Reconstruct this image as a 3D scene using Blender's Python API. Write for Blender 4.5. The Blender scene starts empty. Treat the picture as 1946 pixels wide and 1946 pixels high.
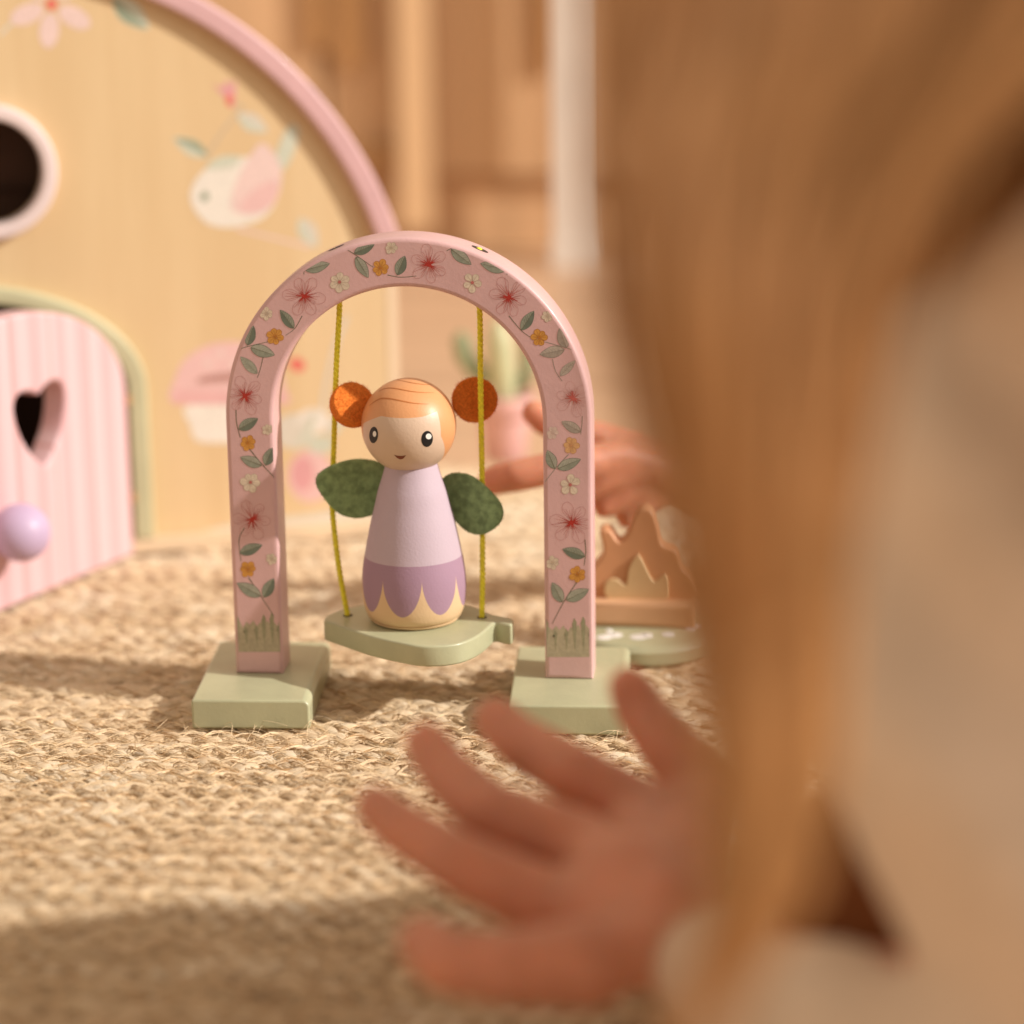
import bpy, bmesh, math, random
import numpy as np
from mathutils import Vector, Matrix
random.seed(7); rng = np.random.default_rng(11)
S = 0.01                      # all coordinates below are in centimetres
SC = bpy.context.scene; COL = SC.collection
rad = math.radians

# ------------------------------------------------------------------ camera
CAM = np.array([10.15, -75.84, 26.17]); FPX = 5048.6
def basis(yaw, pitch, roll):
    y, p, r = rad(yaw), rad(pitch), rad(roll)
    f = np.array([-math.sin(y)*math.cos(p), math.cos(y)*math.cos(p), -math.sin(p)])
    rt = np.array([math.cos(y), math.sin(y), 0.0]); up = np.cross(rt, f)
    return rt*math.cos(r)+up*math.sin(r), -rt*math.sin(r)+up*math.cos(r), f
RT, UP, FW = basis(5.4086, 14.9376, -0.7543)
cd = bpy.data.cameras.new('camera'); cam = bpy.data.objects.new('camera', cd); COL.objects.link(cam)
cam.matrix_world = Matrix(((RT[0], UP[0], -FW[0], CAM[0]*S), (RT[1], UP[1], -FW[1], CAM[1]*S),
                           (RT[2], UP[2], -FW[2], CAM[2]*S), (0, 0, 0, 1)))
cd.sensor_width = 36; cd.lens = FPX/1946*36; cd.clip_start = 0.01; cd.clip_end = 30
cd.dof.use_dof = True; cd.dof.focus_distance = 0.765; cd.dof.aperture_fstop = 5.0
SC.camera = cam
# ------------------------------------------------------------------ light
world = bpy.data.worlds.new('World'); SC.world = world; world.use_nodes = True
bg = world.node_tree.nodes['Background']
bg.inputs[0].default_value = (1.0, 0.79, 0.60, 1); bg.inputs[1].default_value = 0.63
AZ, EL = 9.0, 32.0           # low sun coming in through the window on the right
sd = np.array([math.cos(rad(EL))*math.cos(rad(AZ)), -math.cos(rad(EL))*math.sin(rad(AZ)), math.sin(rad(EL))])
ld = bpy.data.lights.new('window_sun', 'AREA'); ld.shape = 'DISK'; ld.size = 0.08; ld.energy = 218
ld.color = (1.0, 0.935, 0.85)
lo = bpy.data.objects.new('window_sun', ld); COL.objects.link(lo)
lo.location = Vector(sd*4.0); lo.rotation_euler = Vector(-sd).to_track_quat('-Z', 'Y').to_euler()
wd = bpy.data.lights.new('window_glow', 'AREA'); wd.shape = 'RECTANGLE'; wd.size = 1.3; wd.size_y = 1.5; wd.energy = 14
wd.color = (0.90, 0.95, 1.0)   # the bright window the sun comes through
wo = bpy.data.objects.new('window_glow', wd); COL.objects.link(wo)
wdir = np.array([math.cos(rad(34))*math.cos(rad(22)), -math.cos(rad(34))*math.sin(rad(22)), math.sin(rad(34))])
wo.location = Vector(wdir*2.6); wo.rotation_euler = Vector(-wdir).to_track_quat('-Z', 'Y').to_euler()
SC.view_settings.view_transform = 'Standard'; SC.view_settings.look = 'None'
SC.view_settings.exposure = 0; SC.view_settings.gamma = 1
SC.cycles.use_denoising = True
SC.cycles.max_bounces = 8

# ------------------------------------------------------------------ helpers
def ray(x, y): return FW + RT*(x-973)/FPX + UP*(973-y)/FPX
def at_z(x, y, z): d = ray(x, y); return CAM + d*(z-CAM[2])/d[2]
def at_y(x, y, Y): d = ray(x, y); return CAM + d*(Y-CAM[1])/d[1]
def at(x, y, d): return CAM + ray(x, y)*d

def nodes_of(m):
    m.use_nodes = True
    nt = m.node_tree
    return nt, nt.nodes['Principled BSDF']
class Ex:
    """small shader expression builder"""
    def __init__(s, nt): s.nt = nt
    def m(s, op, *a):
        n = s.nt.nodes.new('ShaderNodeMath'); n.operation = op
        for i, v in enumerate(a):
            if hasattr(v, 'links'): s.nt.links.new(v, n.inputs[i])
            else: n.inputs[i].default_value = v
        return n.outputs[0]
    def step(s, x, e0, e1):
        n = s.nt.nodes.new('ShaderNodeMapRange'); n.interpolation_type = 'SMOOTHSTEP'
        s.nt.links.new(x, n.inputs[0])
        for i, v in ((1, e0), (2, e1)):
            n.inputs[i].default_value = v
        return n.outputs[0]
    def mix(s, f, a, b):
        n = s.nt.nodes.new('ShaderNodeMix'); n.data_type = 'RGBA'
        for k, v in (('f', f), ('a', a), ('b', b)):
            i = {'f': n.inputs[0], 'a': n.inputs[6], 'b': n.inputs[7]}[k]
            if hasattr(v, 'links'): s.nt.links.new(v, i)
            elif k == 'f': i.default_value = v
            else: i.default_value = (*v, 1)
        return n.outputs[2]
    def xyz(s, coord='Object'):
        t = s.nt.nodes.new('ShaderNodeTexCoord'); x = s.nt.nodes.new('ShaderNodeSeparateXYZ')
        s.nt.links.new(t.outputs[coord], x.inputs[0]); return t.outputs[coord], x.outputs
    def noise(s, co, scale, detail=3, rough=.55, stretch=(1, 1, 1)):
        mp = s.nt.nodes.new('ShaderNodeMapping'); s.nt.links.new(co, mp.inputs[0]); mp.inputs[3].default_value = stretch
        n = s.nt.nodes.new('ShaderNodeTexNoise'); s.nt.links.new(mp.outputs[0], n.inputs[0])
        n.inputs['Scale'].default_value = scale; n.inputs['Detail'].default_value = detail; n.inputs['Roughness'].default_value = rough
        return n.outputs[0]
    def bump(s, h, strength, dist, bsdf):
        b = s.nt.nodes.new('ShaderNodeBump'); b.inputs['Strength'].default_value = strength; b.inputs['Distance'].default_value = dist
        s.nt.links.new(h, b.inputs['Height']); s.nt.links.new(b.outputs[0], bsdf.inputs['Normal'])
def dark(c, k): return tuple(min(1, v*k) for v in c)
def mat(name, col, rough=.5, var=.10, nscale=90, bump=.15, bscale=1400, stretch=(1, 1, 1), spec=.5, sheen=0, sss=0, coat=0, dist=.0003):
    m = bpy.data.materials.new(name); nt, b = nodes_of(m); e = Ex(nt)
    co, _ = e.xyz()
    f = e.noise(co, nscale, 4, .6, stretch)
    f = e.step(f, .3, .7)
    nt.links.new(e.mix(f, dark(col, 1-var), dark(col, 1+var)), b.inputs['Base Color'])
    b.inputs['Roughness'].default_value = rough; b.inputs['Specular IOR Level'].default_value = spec
    if bump: e.bump(e.noise(co, bscale, 3, .6, stretch), bump, dist, b)
    if sheen: b.inputs['Sheen Weight'].default_value = sheen; b.inputs['Sheen Roughness'].default_value = .5; b.inputs['Sheen Tint'].default_value = (*col, 1)
    if sss:
        b.inputs['Subsurface Weight'].default_value = sss; b.inputs['Subsurface Radius'].default_value = (1, .32, .14); b.inputs['Subsurface Scale'].default_value = .009
    if coat: b.inputs['Coat Weight'].default_value = coat; b.inputs['Coat Roughness'].default_value = .12
    return m
def flat(name, col, rough=.55): return mat(name, col, rough, .10, 900, 0)

class MB:
    """mesh collector, vertices in world centimetres"""
    def __init__(s): s.v = []; s.f = []; s.mi = []; s.mats = []
    def mid(s, m):
        if m not in s.mats: s.mats.append(m)
        return s.mats.index(m)
    def add(s, vs, fs, m):
        o = len(s.v); k = s.mid(m)
        s.v.extend([tuple(map(float, p)) for p in vs]); s.f.extend([tuple(o+i for i in f) for f in fs]); s.mi.extend([k]*len(fs))
    def box(s, lo, hi, m, R=None, O=(0, 0, 0)):
        x0, y0, z0 = lo; x1, y1, z1 = hi
        vs = [np.array(p, float) for p in ((x0,y0,z0),(x1,y0,z0),(x1,y1,z0),(x0,y1,z0),(x0,y0,z1),(x1,y0,z1),(x1,y1,z1),(x0,y1,z1))]
        if R is not None: vs = [R@p + np.array(O) for p in vs]
        s.add(vs, [(0,3,2,1),(4,5,6,7),(0,1,5,4),(1,2,6,5),(2,3,7,6),(3,0,4,7)], m)
    def tube(s, P, r, m, n=8, cap=True):
        P = [np.array(p, float) for p in P]; k = len(P)
        rr = r if hasattr(r, '__len__') else [r]*k
        vs = []; up = np.array([0, 0, 1.0])
        for i in range(k):
            t = P[min(i+1, k-1)]-P[max(i-1, 0)]; t /= np.linalg.norm(t)+1e-12
            a = np.cross(t, up)
            if np.linalg.norm(a) < .15: a = np.cross(t, [0, 1, 0])
            a /= np.linalg.norm(a); b = np.cross(a, t)
            for j in range(n):
                q = 2*math.pi*j/n; vs.append(P[i]+rr[i]*(a*math.cos(q)+b*math.sin(q)))
        fs = [(i*n+j, i*n+(j+1) % n, (i+1)*n+(j+1) % n, (i+1)*n+j) for i in range(k-1) for j in range(n)]
        if cap: fs += [tuple(range(n-1, -1, -1)), tuple((k-1)*n+j for j in range(n))]
        s.add(vs, fs, m)
    def lathe(s, prof, c, m, n=64):
        vs = []
        for r, z in prof:
            for j in range(n):
                q = 2*math.pi*j/n; vs.append((c[0]+r*math.cos(q), c[1]+r*math.sin(q), z))
        k = len(prof)
        fs = [(i*n+j, i*n+(j+1) % n, (i+1)*n+(j+1) % n, (i+1)*n+j) for i in range(k-1) for j in range(n)]
        fs += [tuple(range(n-1, -1, -1)), tuple((k-1)*n+j for j in range(n))]
        s.add(vs, fs, m)
    def ball(s, c, r, m, nu=32, nv=20):
        rr = r if hasattr(r, '__len__') else (r, r, r)
        vs = []; fs = []
        for i in range(nv+1):
            th = math.pi*i/nv
            for j in range(nu):
                q = 2*math.pi*j/nu
                vs.append((c[0]+rr[0]*math.sin(th)*math.cos(q), c[1]+rr[1]*math.sin(th)*math.sin(q), c[2]+rr[2]*math.cos(th)))
        for i in range(nv):
            for j in range(nu): fs.append((i*nu+j, (i+1)*nu+j, (i+1)*nu+(j+1) % nu, i*nu+(j+1) % nu))
        s.add(vs, fs, m)
    def build(s, name, parent=None, origin=None, smooth=True, sharp=35):
        pl = np.array(parent.location)/S if parent is not None else np.zeros(3)
        if parent is not None and parent.parent is not None: pl = pl + np.array(parent.parent.location)/S
        og = np.array(origin, float) if origin is not None else (pl if parent is not None else np.mean(np.array(s.v), 0))
        me = bpy.data.meshes.new(name)
        V = (np.array(s.v)-og)*S
        me.from_pydata(V.tolist(), [], s.f)
        for m in s.mats: me.materials.append(m)
        me.polygons.foreach_set('material_index', s.mi)
        me.update()
        finish(me, smooth, sharp)
        o = bpy.data.objects.new(name, me); COL.objects.link(o)
        if parent is not None: o.parent = parent
        o.location = Vector((og-pl)*S)
        return o
def finish(me, smooth=True, sharp=35):
    if smooth:
        me.polygons.foreach_set('use_smooth', [True]*len(me.polygons)); me.set_sharp_from_angle(angle=rad(sharp))
def thing(name, loc, label, cat, group=None, kind=None):
    o = bpy.data.objects.new(name, None); o.empty_display_size = .02; COL.objects.link(o)
    o.location = Vector(np.array(loc, float)*S); return tag(o, label, cat, group, kind)
def tag(o, label=None, cat=None, group=None, kind=None):
    if label: o['label'] = label
    if cat: o['category'] = cat
    if group: o['group'] = group
    if kind: o['kind'] = kind
    return o
def plate(name, outlines, thick, bevel, m, frame, parent, res=3, sharp=40, origin=None):
    """solid board: closed 2D outlines (first outer, rest holes) in frame (origin, ex, ey, en); front at n=0, body goes to n=-thick"""
    O, ex, ey, en = [np.array(a, float) for a in frame]
    cu = bpy.data.curves.new('t', 'CURVE'); cu.dimensions = '2D'; cu.fill_mode = 'BOTH'
    cu.extrude = max(thick/2-bevel, 1e-4); cu.bevel_depth = bevel; cu.bevel_resolution = res; cu.offset = -bevel
    for ol in outlines:
        sp = cu.splines.new('POLY'); sp.points.add(len(ol)-1)
        for p, q in zip(sp.points, ol): p.co = (q[0], q[1], 0, 1)
        sp.use_cyclic_u = True
    to = bpy.data.objects.new('t', cu); COL.objects.link(to)
    dg = bpy.context.evaluated_depsgraph_get(); me0 = bpy.data.meshes.new_from_object(to.evaluated_get(dg))
    bm = bmesh.new(); bm.from_mesh(me0); bmesh.ops.remove_doubles(bm, verts=bm.verts, dist=1e-4)
    bmesh.ops.recalc_face_normals(bm, faces=bm.faces)
    mb = MB(); bm.verts.index_update()
    vs = [O+ex*v.co.x+ey*v.co.y+en*(v.co.z-thick/2) for v in bm.verts]
    fs = [tuple(v.index for v in f.verts) for f in bm.faces]
    if np.dot(np.cross(ex, ey), en) < 0: fs = [f[::-1] for f in fs]
    mb.add(vs, fs, m)
    bm.free(); bpy.data.objects.remove(to); bpy.data.curves.remove(cu); bpy.data.meshes.remove(me0)
    o = mb.build(name, parent, origin, True, sharp); nv = Vector(en)
    for p in o.data.polygons:
        if abs(p.normal.dot(nv)) > .9995: p.use_smooth = False
    return o
def spline(pts, n=8, closed=True):
    """Catmull-Rom through pts"""
    P = [np.array(p, float) for p in pts]; k = len(P); out = []
    rg = range(k) if closed else range(k-1)
    for i in rg:
        p0, p1, p2, p3 = (P[(i-1) % k], P[i], P[(i+1) % k], P[(i+2) % k]) if closed else (P[max(i-1, 0)], P[i], P[i+1], P[min(i+2, k-1)])
        for j in range(n):
            t = j/n
            out.append(.5*((2*p1)+(-p0+p2)*t+(2*p0-5*p1+4*p2-p3)*t*t+(-p0+3*p1-3*p2+p3)*t**3))
    if not closed: out.append(P[-1])
    return out
def capsule(mb, a, b, ra, rb, m, n=14):
    a, b = np.array(a, float), np.array(b, float); t = b-a; L = np.linalg.norm(t); t = t/(L+1e-9)
    P = []; R = []
    for q in (-.98, -.9, -.7, -.4, 0): P.append(a+t*ra*q); R.append(ra*math.sqrt(1-q*q))
    for q in (0, .4, .7, .9, .98): P.append(b+t*rb*q); R.append(rb*math.sqrt(1-q*q))
    mb.tube(P, R, m, n)
def fuse(mb, name, parent, voxel, smooth_it=6, origin=None, wrinkle=0):
    """join overlapping closed shapes into one continuous skin"""
    o = mb.build(name, parent, origin)
    r = o.modifiers.new('r', 'REMESH'); r.mode = 'VOXEL'; r.voxel_size = voxel*S; r.use_smooth_shade = True
    sm = o.modifiers.new('s', 'SMOOTH'); sm.factor = .5; sm.iterations = smooth_it
    dg = bpy.context.evaluated_depsgraph_get(); me = bpy.data.meshes.new_from_object(o.evaluated_get(dg))
    o.modifiers.clear(); old = o.data; mats = list(old.materials); o.data = me; bpy.data.meshes.remove(old); me.name = name
    me.materials.clear(); me.materials.append(mats[0])
    me.polygons.foreach_set('material_index', [0]*len(me.polygons))
    me.polygons.foreach_set('use_smooth', [True]*len(me.polygons))
    return o

# ------------------------------------------------------------------ materials
PINK = (.64, .405, .40)
M_pink = mat('pink_paint', PINK, .45, .05, 60, .17, 1000, coat=.10)
M_sage = mat('sage_paint', (.45, .455, .29), .42, .06, 60, .18, 900, coat=.15)
M_door = None
M_rope = mat('yellow_cord', (.86, .80, .05), .7, .15, 700, .3, 3000)
M_hole = mat('dark_hole', (.06, .035, .02), .9, .1, 50, 0)
M_feltO = mat('orange_felt', (.70, .205, .036), .95, .18, 1500, .5, 2200, spec=.1, sheen=.3, dist=.0003)
M_feltG = mat('green_felt', (.255, .38, .19), .95, .28, 380, .5, 2000, spec=.1, sheen=.25, dist=.0003)
M_black = mat('black_paint', (.012, .011, .012), .4, .05, 50, 0)
M_white = mat('white_paint', (.82, .80, .76), .45, .03, 50, 0)
M_mouth = mat('mouth_brown', (.20, .045, .015), .5, .1, 50, 0)
M_hairline = mat('copper_line', (.50, .17, .045), .45, .1, 100, 0)
M_skin = mat('skin', (.62, .275, .17), .5, .13, 70, .15, 900, spec=.4, sss=.6)
M_hair = None
M_shirt = mat('oatmeal_jersey', (.76, .60, .45), .95, .08, 30, .5, 500, spec=.1, sheen=.2)
M_trouser = mat('shade_brown_trousers', (.17, .058, .02), .95, .12, 40, .4, 500, spec=.1)  # dark brown picked to stand for the shade in the elbow gap

# ------------------------------------------------------------------ floor, cabinet, wall
def wood(name, col, var=.22, axis='x', scale=14, rough=.5):
    st = {'x': (.06, 1, 1), 'y': (1, .06, 1), 'z': (1, 1, .06)}[axis]
    return mat(name, col, rough, var, scale*3, .15, 160, st)
M_floor = wood('oak_floor', (.62, .41, .26), .12, 'x')
M_cab = wood('oak_veneer', (.66, .42, .235), .10, 'z')
M_cabd = wood('dark_oak', (.42, .22, .085), .2, 'z')
FZ = -1.0
fl = MB(); fl.box((-130, -95, FZ-2.4), (130, 140, FZ-.35), M_hole)
floor = fl.build('floor', None, (0, 0, FZ)); tag(floor, kind='structure')
pb = MB(); pb.box((-124.9, -5.9, -.5), (124.9, 5.9, 0), M_floor)
pl0 = pb.build('floor_board', floor, (0, 0, 0)); pl0.location = Vector((0, -88*S, 0.4*S*0+0))
y = -88
boards = [pl0]
for i in range(1, 16):
    c = pl0.copy(); COL.objects.link(c); c.parent = floor; boards.append(c)
for i, b in enumerate(boards): b.location = Vector(((i*37 % 11-5)*S*.5, (-88+12*i)*S, -0.0006*(i % 2)))

cab = thing('oak_cabinet', (0, 89, FZ), 'blurred oak cabinet with raised dark strips painted as shaded gaps between its panels behind the toys', 'cabinet')
def bx(name, parent, lo, hi, m, bev=0):
    b = MB(); b.box(lo, hi, m); o = b.build(name, parent, [(lo[k]+hi[k])/2 for k in range(3)]); return o
Y0 = 88.0
def pxw(x, y, Y): return at_y(x, y, Y)
bx('carcass', cab, (-62, Y0+1.2, FZ+.1), (40, Y0+40, 44), M_cab)
bx('plinth', cab, (-61, Y0+.1, FZ+.1), (39, Y0+1.19, 3.7), M_cab)
xs = [-60.5, -38.5, -16.5, -11.6, 10.4, 38.5]
for i in range(5):
    d = bx('door', cab, (xs[i]+.25, Y0-.9, 4.0), (xs[i+1]-.25, Y0+1.19, 43), M_cab)
    if i in (0, 4): bx('door_panel', d, (xs[i]+4.0, Y0-1.3, 8.0), (xs[i+1]-4.0, Y0-.905, 39), M_cab)
# raised dark strips with gap shade put into their colour, a drawer rail and a pale stile seen left of the white post
for x0, x1, yb in ((588, 612, 92), (646, 682, 128), (1030, 1066, 128)):
    a, b = pxw(x0, yb, Y0-1.5), pxw(x1, -260, Y0-1.5)
    bx('gap_shade_strip', cab, (a[0], Y0-1.6, a[2]), (b[0], Y0-1.305, b[2]), M_cabd)
a, b = pxw(690, 312, Y0-1.5), pxw(815, 276, Y0-1.5)
bx('rail', cab, (a[0], Y0-1.9, a[2]), (b[0], Y0-1.305, b[2]), M_cabd)
M_stile = wood('pale_oak', (.72, .48, .27), .08, 'z')
a, b = pxw(766, 430, Y0-1.5), pxw(812, -260, Y0-1.5)
bx('stile', cab, (a[0], Y0-2.6, a[2]), (b[0], Y0-1.95, b[2]), M_stile)

p0 = at_z(1104, 505, FZ)
post = thing('white_post', p0, 'slim off white post standing on the floor in front of the oak cabinet', 'post')
M_post = mat('white_lacquer', (.85, .80, .73), .5, .03, 30, .05, 200)
bx('shaft', post, (p0[0]-1.35, p0[1]-1, FZ), (p0[0]+1.5, p0[1]+1, 62), M_post)
bx('foot', post, (p0[0]-1.5, p0[1]-1.15, FZ+.01), (p0[0]+1.65, p0[1]+1.15, FZ+1.6), M_post)

# ------------------------------------------------------------------ jute rug
def jute_mat(name, cols):
    m = bpy.data.materials.new(name); nt, b = nodes_of(m); e = Ex(nt)
    tc = nt.nodes.new('ShaderNodeTexCoord'); geo = nt.nodes.new('ShaderNodeNewGeometry')
    oi = nt.nodes.new('ShaderNodeObjectInfo')
    fib = e.noise(tc.outputs['UV'], 1.0, 4, .65, (.9, 34, 1))
    big = e.noise(geo.outputs['Position'], 34, 3, .6)
    mid = e.noise(geo.outputs['Position'], 130, 2, .6)
    f = e.m('ADD', e.m('MULTIPLY', fib, .54), e.m('ADD', e.m('MULTIPLY', big, .46), e.m('MULTIPLY', mid, .30)))
    f = e.m('ADD', f, e.m('MULTIPLY', e.m('SUBTRACT', oi.outputs['Random'], .5), .10))
    cr = nt.nodes.new('ShaderNodeValToRGB'); nt.links.new(f, cr.inputs[0])
    cr.color_ramp.elements[0].position = .40; cr.color_ramp.elements[0].color = (*cols[0], 1)
    cr.color_ramp.elements[1].position = .80; cr.color_ramp.elements[1].color = (*cols[3], 1)
    for p, c in ((.54, cols[1]), (.66, cols[2])):
        el = cr.color_ramp.elements.new(p); el.color = (*c, 1)
    nt.links.new(cr.outputs[0], b.inputs['Base Color'])
    b.inputs['Roughness'].default_value = .75; b.inputs['Specular IOR Level'].default_value = .3
    e.bump(fib, .9, .0006, b)
    return m
M_jute = jute_mat('jute_fibre', ((.46, .285, .15), (.66, .48, .295), (.76, .60, .41), (.84, .74, .58)))
M_straw = mat('jute_straw', (.74, .57, .36), .6, .22, 300, 0)
M_straw2 = mat('jute_straw_dark', (.42, .25, .11), .7, .3, 300, 0)
M_jback = mat('rug_backing', (.22, .125, .055), .95, .3, 120, .5, 700)
PITCH, PER, AMP, LIFT = 1.05, 2.45, .31, .075
X0, X1, YA, YB = -33.0, 47.0, -40.0, 30.3
rug = thing('jute_rug', (7, -5, FZ), 'braided natural jute rug under the toys with loose fibres standing up', 'rug')
bx('backing', rug, (X0, YA, FZ+.02), (X1, YB, -.40), M_jback)
ZC = -.235
def strand_xyz(x, k, seed):
    ph = 2*math.pi*x/PER + 2*math.pi*k/3
    w = .12*np.sin(x*.21+seed)+.05*np.sin(x*.9+seed*2)
    return AMP*np.sin(ph)+w, ZC+LIFT*np.sin(2*ph+.5)
def braid_mesh(seed, step):
    g = np.random.default_rng(seed); n = 7
    V = []; F = []; UV = []
    xs_ = np.arange(X0, X1+1e-6, step); k_ = len(xs_)
    for k in range(3):
        yy, zz = strand_xyz(xs_, k, seed)
        C = np.stack([xs_, yy, zz], 1); T = np.gradient(C, axis=0); T /= np.linalg.norm(T, axis=1)[:, None]
        N = np.cross(T, [0, 0, 1.0]); N /= np.linalg.norm(N, axis=1)[:, None]; Bn = np.cross(N, T)
        rw = .262*(1+.18*np.interp(xs_, np.arange(X0-1, X1+2, .9), g.normal(0, 1, len(np.arange(X0-1, X1+2, .9)))))
        rw = np.clip(rw, .16, .32)
        o = len(V)//1
        base = sum(len(a) for a in V)
        ring = []
        for j in range(n):
            q = 2*math.pi*j/n+.4
            jit = 1+.10*g.normal(0, 1, k_)
            ring.append(C+N*(rw*jit*math.cos(q))[:, None]+Bn*(.62*rw*jit*math.sin(q))[:, None])
        R = np.stack(ring, 1).reshape(-1, 3); V.append(R)
        s_ = xs_*1.25+k*17.3+seed*5.1
        for i in range(k_-1):
            for j in range(n):
                j2 = (j+1) % n
                F.append((base+i*n+j, base+(i+1)*n+j, base+(i+1)*n+j2, base+i*n+j2))
                v0, v1 = j/n, (j+1)/n
                UV.extend(((s_[i], v0), (s_[i+1], v0), (s_[i+1], v1), (s_[i], v1)))
    V = np.concatenate(V)
    me = bpy.data.meshes.new('braid'); me.from_pydata((V*S).tolist(), [], F); me.materials.append(M_jute)
    uv = me.uv_layers.new(name='uv'); uv.data.foreach_set('uv', np.array(UV, float).ravel())
    me.polygons.foreach_set('use_smooth', [True]*len(me.polygons)); me.update(); return me
fine = [braid_mesh(s, .17) for s in (1, 2, 3)]
nrow = int((YB-YA)/PITCH)
rowY = []
for i in range(nrow):
    yr = YA+PITCH*(i+.5); rowY.append(yr)
    o = bpy.data.objects.new('braid', fine[i % 3]); COL.objects.link(o); o.parent = rug
    flip = (i*7 % 5) > 2
    loc = Vector(((random.uniform(-.6, .6))*S, yr*S, 0))
    if flip:
        o.rotation_euler = (0, 0, math.pi); loc.x += (X0+X1)*S
    o.location = loc-rug.location
# loose fibres lying over and sticking out of the braids, densest where the rug is in focus
fb = MB()
def ribbon(P, w, m):
    P = np.array(P); k = len(P); T = np.gradient(P, axis=0); T /= np.linalg.norm(T, axis=1)[:, None]+1e-9
    N = np.cross(T, [0, 0, 1.0]); nn = np.linalg.norm(N, axis=1)[:, None]; N = np.where(nn < .1, [0, 1.0, 0], N/(nn+1e-9)); B = np.cross(N, T)
    ww = w*np.linspace(1, .55, k)[:, None]
    A, B_, D = P+N*ww, P-N*ww, P+B*ww*1.2
    vs = np.concatenate([A, B_, D])
    fs = []
    for i in range(k-1):
        fs += [(i, i+1, 2*k+i+1, 2*k+i), (2*k+i, 2*k+i+1, k+i+1, k+i), (k+i, k+i+1, i+1, i)]
    fb.add(vs, fs, m)
g = np.random.default_rng(5)
def fibres(n, ylo, yhi, xlo, xhi):
    for _ in range(n):
        row = min(rowY, key=lambda v: abs(v-g.uniform(ylo, yhi)))
        x = g.uniform(xlo, xhi); kind = g.random()
        w = g.uniform(.008, .024); m = M_straw if g.random() < .72 else M_straw2
        if kind < .55:       # follows a strand over the top of the braid
            L = g.uniform(.8, 2.2); k = g.integers(0, 3); t = np.linspace(0, 1, 7)
            xx = x+L*t; ph = 2*math.pi*xx/PER+2*math.pi*k/3; off = g.uniform(-.16, .16)
            yy = row+AMP*np.sin(ph)+off+g.normal(0, .02, 7)
            zz = ZC+LIFT*np.sin(2*ph+.5)+.16*math.sqrt(max(.05, 1-(off/.24)**2))+.03+.06*np.sin(math.pi*t)*g.random()
            zz = np.minimum(zz, .03+.10*g.random())
            ribbon(np.stack([xx, yy, zz], 1), w, m)
        elif kind < .86:      # stitch arc that jumps from one valley to the next
            L = g.uniform(.5, 1.1); t = np.linspace(0, 1, 8); a = g.choice([-1, 1])*g.uniform(.25, .8)
            h = g.uniform(.15, .28)
            xx = x+L*t; yy = row-.36+a*0+.72*t*np.sign(a)*abs(a)+.1*np.sin(t*3)
            zz = -.22+h*np.sin(math.pi*(t*.9+.05))**.7
            ribbon(np.stack([xx, yy, zz], 1), w*.9, M_straw)
        else:                # flyaway hair
            L = g.uniform(.5, 1.6); t = np.linspace(0, 1, 7); a = g.uniform(0, 2*math.pi); c = g.uniform(-1.5, 1.5)
            xx = x+L*t*np.cos(a+c*t); yy = row+L*t*np.sin(a+c*t)*.7; zz = -.15+g.uniform(.2, .65)*np.sin(t*g.uniform(1.5, 3.0))*.8
            ribbon(np.stack([xx, yy, zz], 1), w*.45, M_straw)
fibres(11000, -22, -2, -12, 14)
fibres(3500, -2, 12, -15, 16)
fibres(1600, -30, -20, -8, 12)
fo = fb.build('loose_fibres', rug); fo['kind'] = 'stuff'

# ------------------------------------------------------------------ the swing toy
D_, HB, ZS, TH, RO = 1.4175, .888, 8.753, 1.435, 5.4
YF = -D_/2
swing = thing('toy_arch_swing', (0, 0, 0), 'pink wooden arch swing with printed flowers, yellow cords and a green leaf seat', 'toy swing')
out = [(-RO, HB), ] + [(RO*math.cos(a), ZS+RO*math.sin(a)) for a in np.linspace(math.pi, 0, 72)] + [(RO, HB)]
ri = RO-TH
out += [(ri, HB)] + [(ri*math.cos(a), ZS+ri*math.sin(a)) for a in np.linspace(0, math.pi, 64)] + [(-ri, HB)]
arch = plate('arch', [out], D_, .13, M_pink, ((0, YF, 0), (1, 0, 0), (0, 0, 1), (0, -1, 0)), swing, 4)

def base_block(cx, psi):
    c, s = math.cos(rad(psi)), math.sin(rad(psi)); R = np.array([[c, -s, 0], [s, c, 0], [0, 0, 1]])
    bm = bmesh.new(); w = 3.48/2; lo = (-w, -3.177, 0.0); hi = (w, 2.479, HB)
    bmesh.ops.create_cube(bm, size=1)
    for v in bm.verts: v.co = Vector([lo[k]+(v.co[k]+.5)*(hi[k]-lo[k]) for k in range(3)])
    es = [e for e in bm.edges if abs(e.verts[0].co.y-e.verts[1].co.y) > 1]
    big = [e for e in es if e.verts[0].co.x > 0 and e.verts[0].co.z > .4]
    bmesh.ops.bevel(bm, geom=big, offset=.22, segments=5, profile=.5, affect='EDGES')
    es = [e for e in bm.edges if e.calc_face_angle(0) > .6]
    bmesh.ops.bevel(bm, geom=es, offset=.07, segments=3, profile=.5, affect='EDGES')
    mb = MB(); bm.verts.index_update()
    mb.add([R@np.array(v.co)+np.array([cx, 0, .01]) for v in bm.verts], [tuple(v.index for v in f.verts) for f in bm.faces], M_sage); bm.free()
    o = mb.build('base', swing, (cx, 0, 0), True, 30)
    for p in o.data.polygons:
        if p.area > 4e-5: p.use_smooth = False
    return o
base_block(-4.656, 2.72); base_block(4.709, 2.09)

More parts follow.
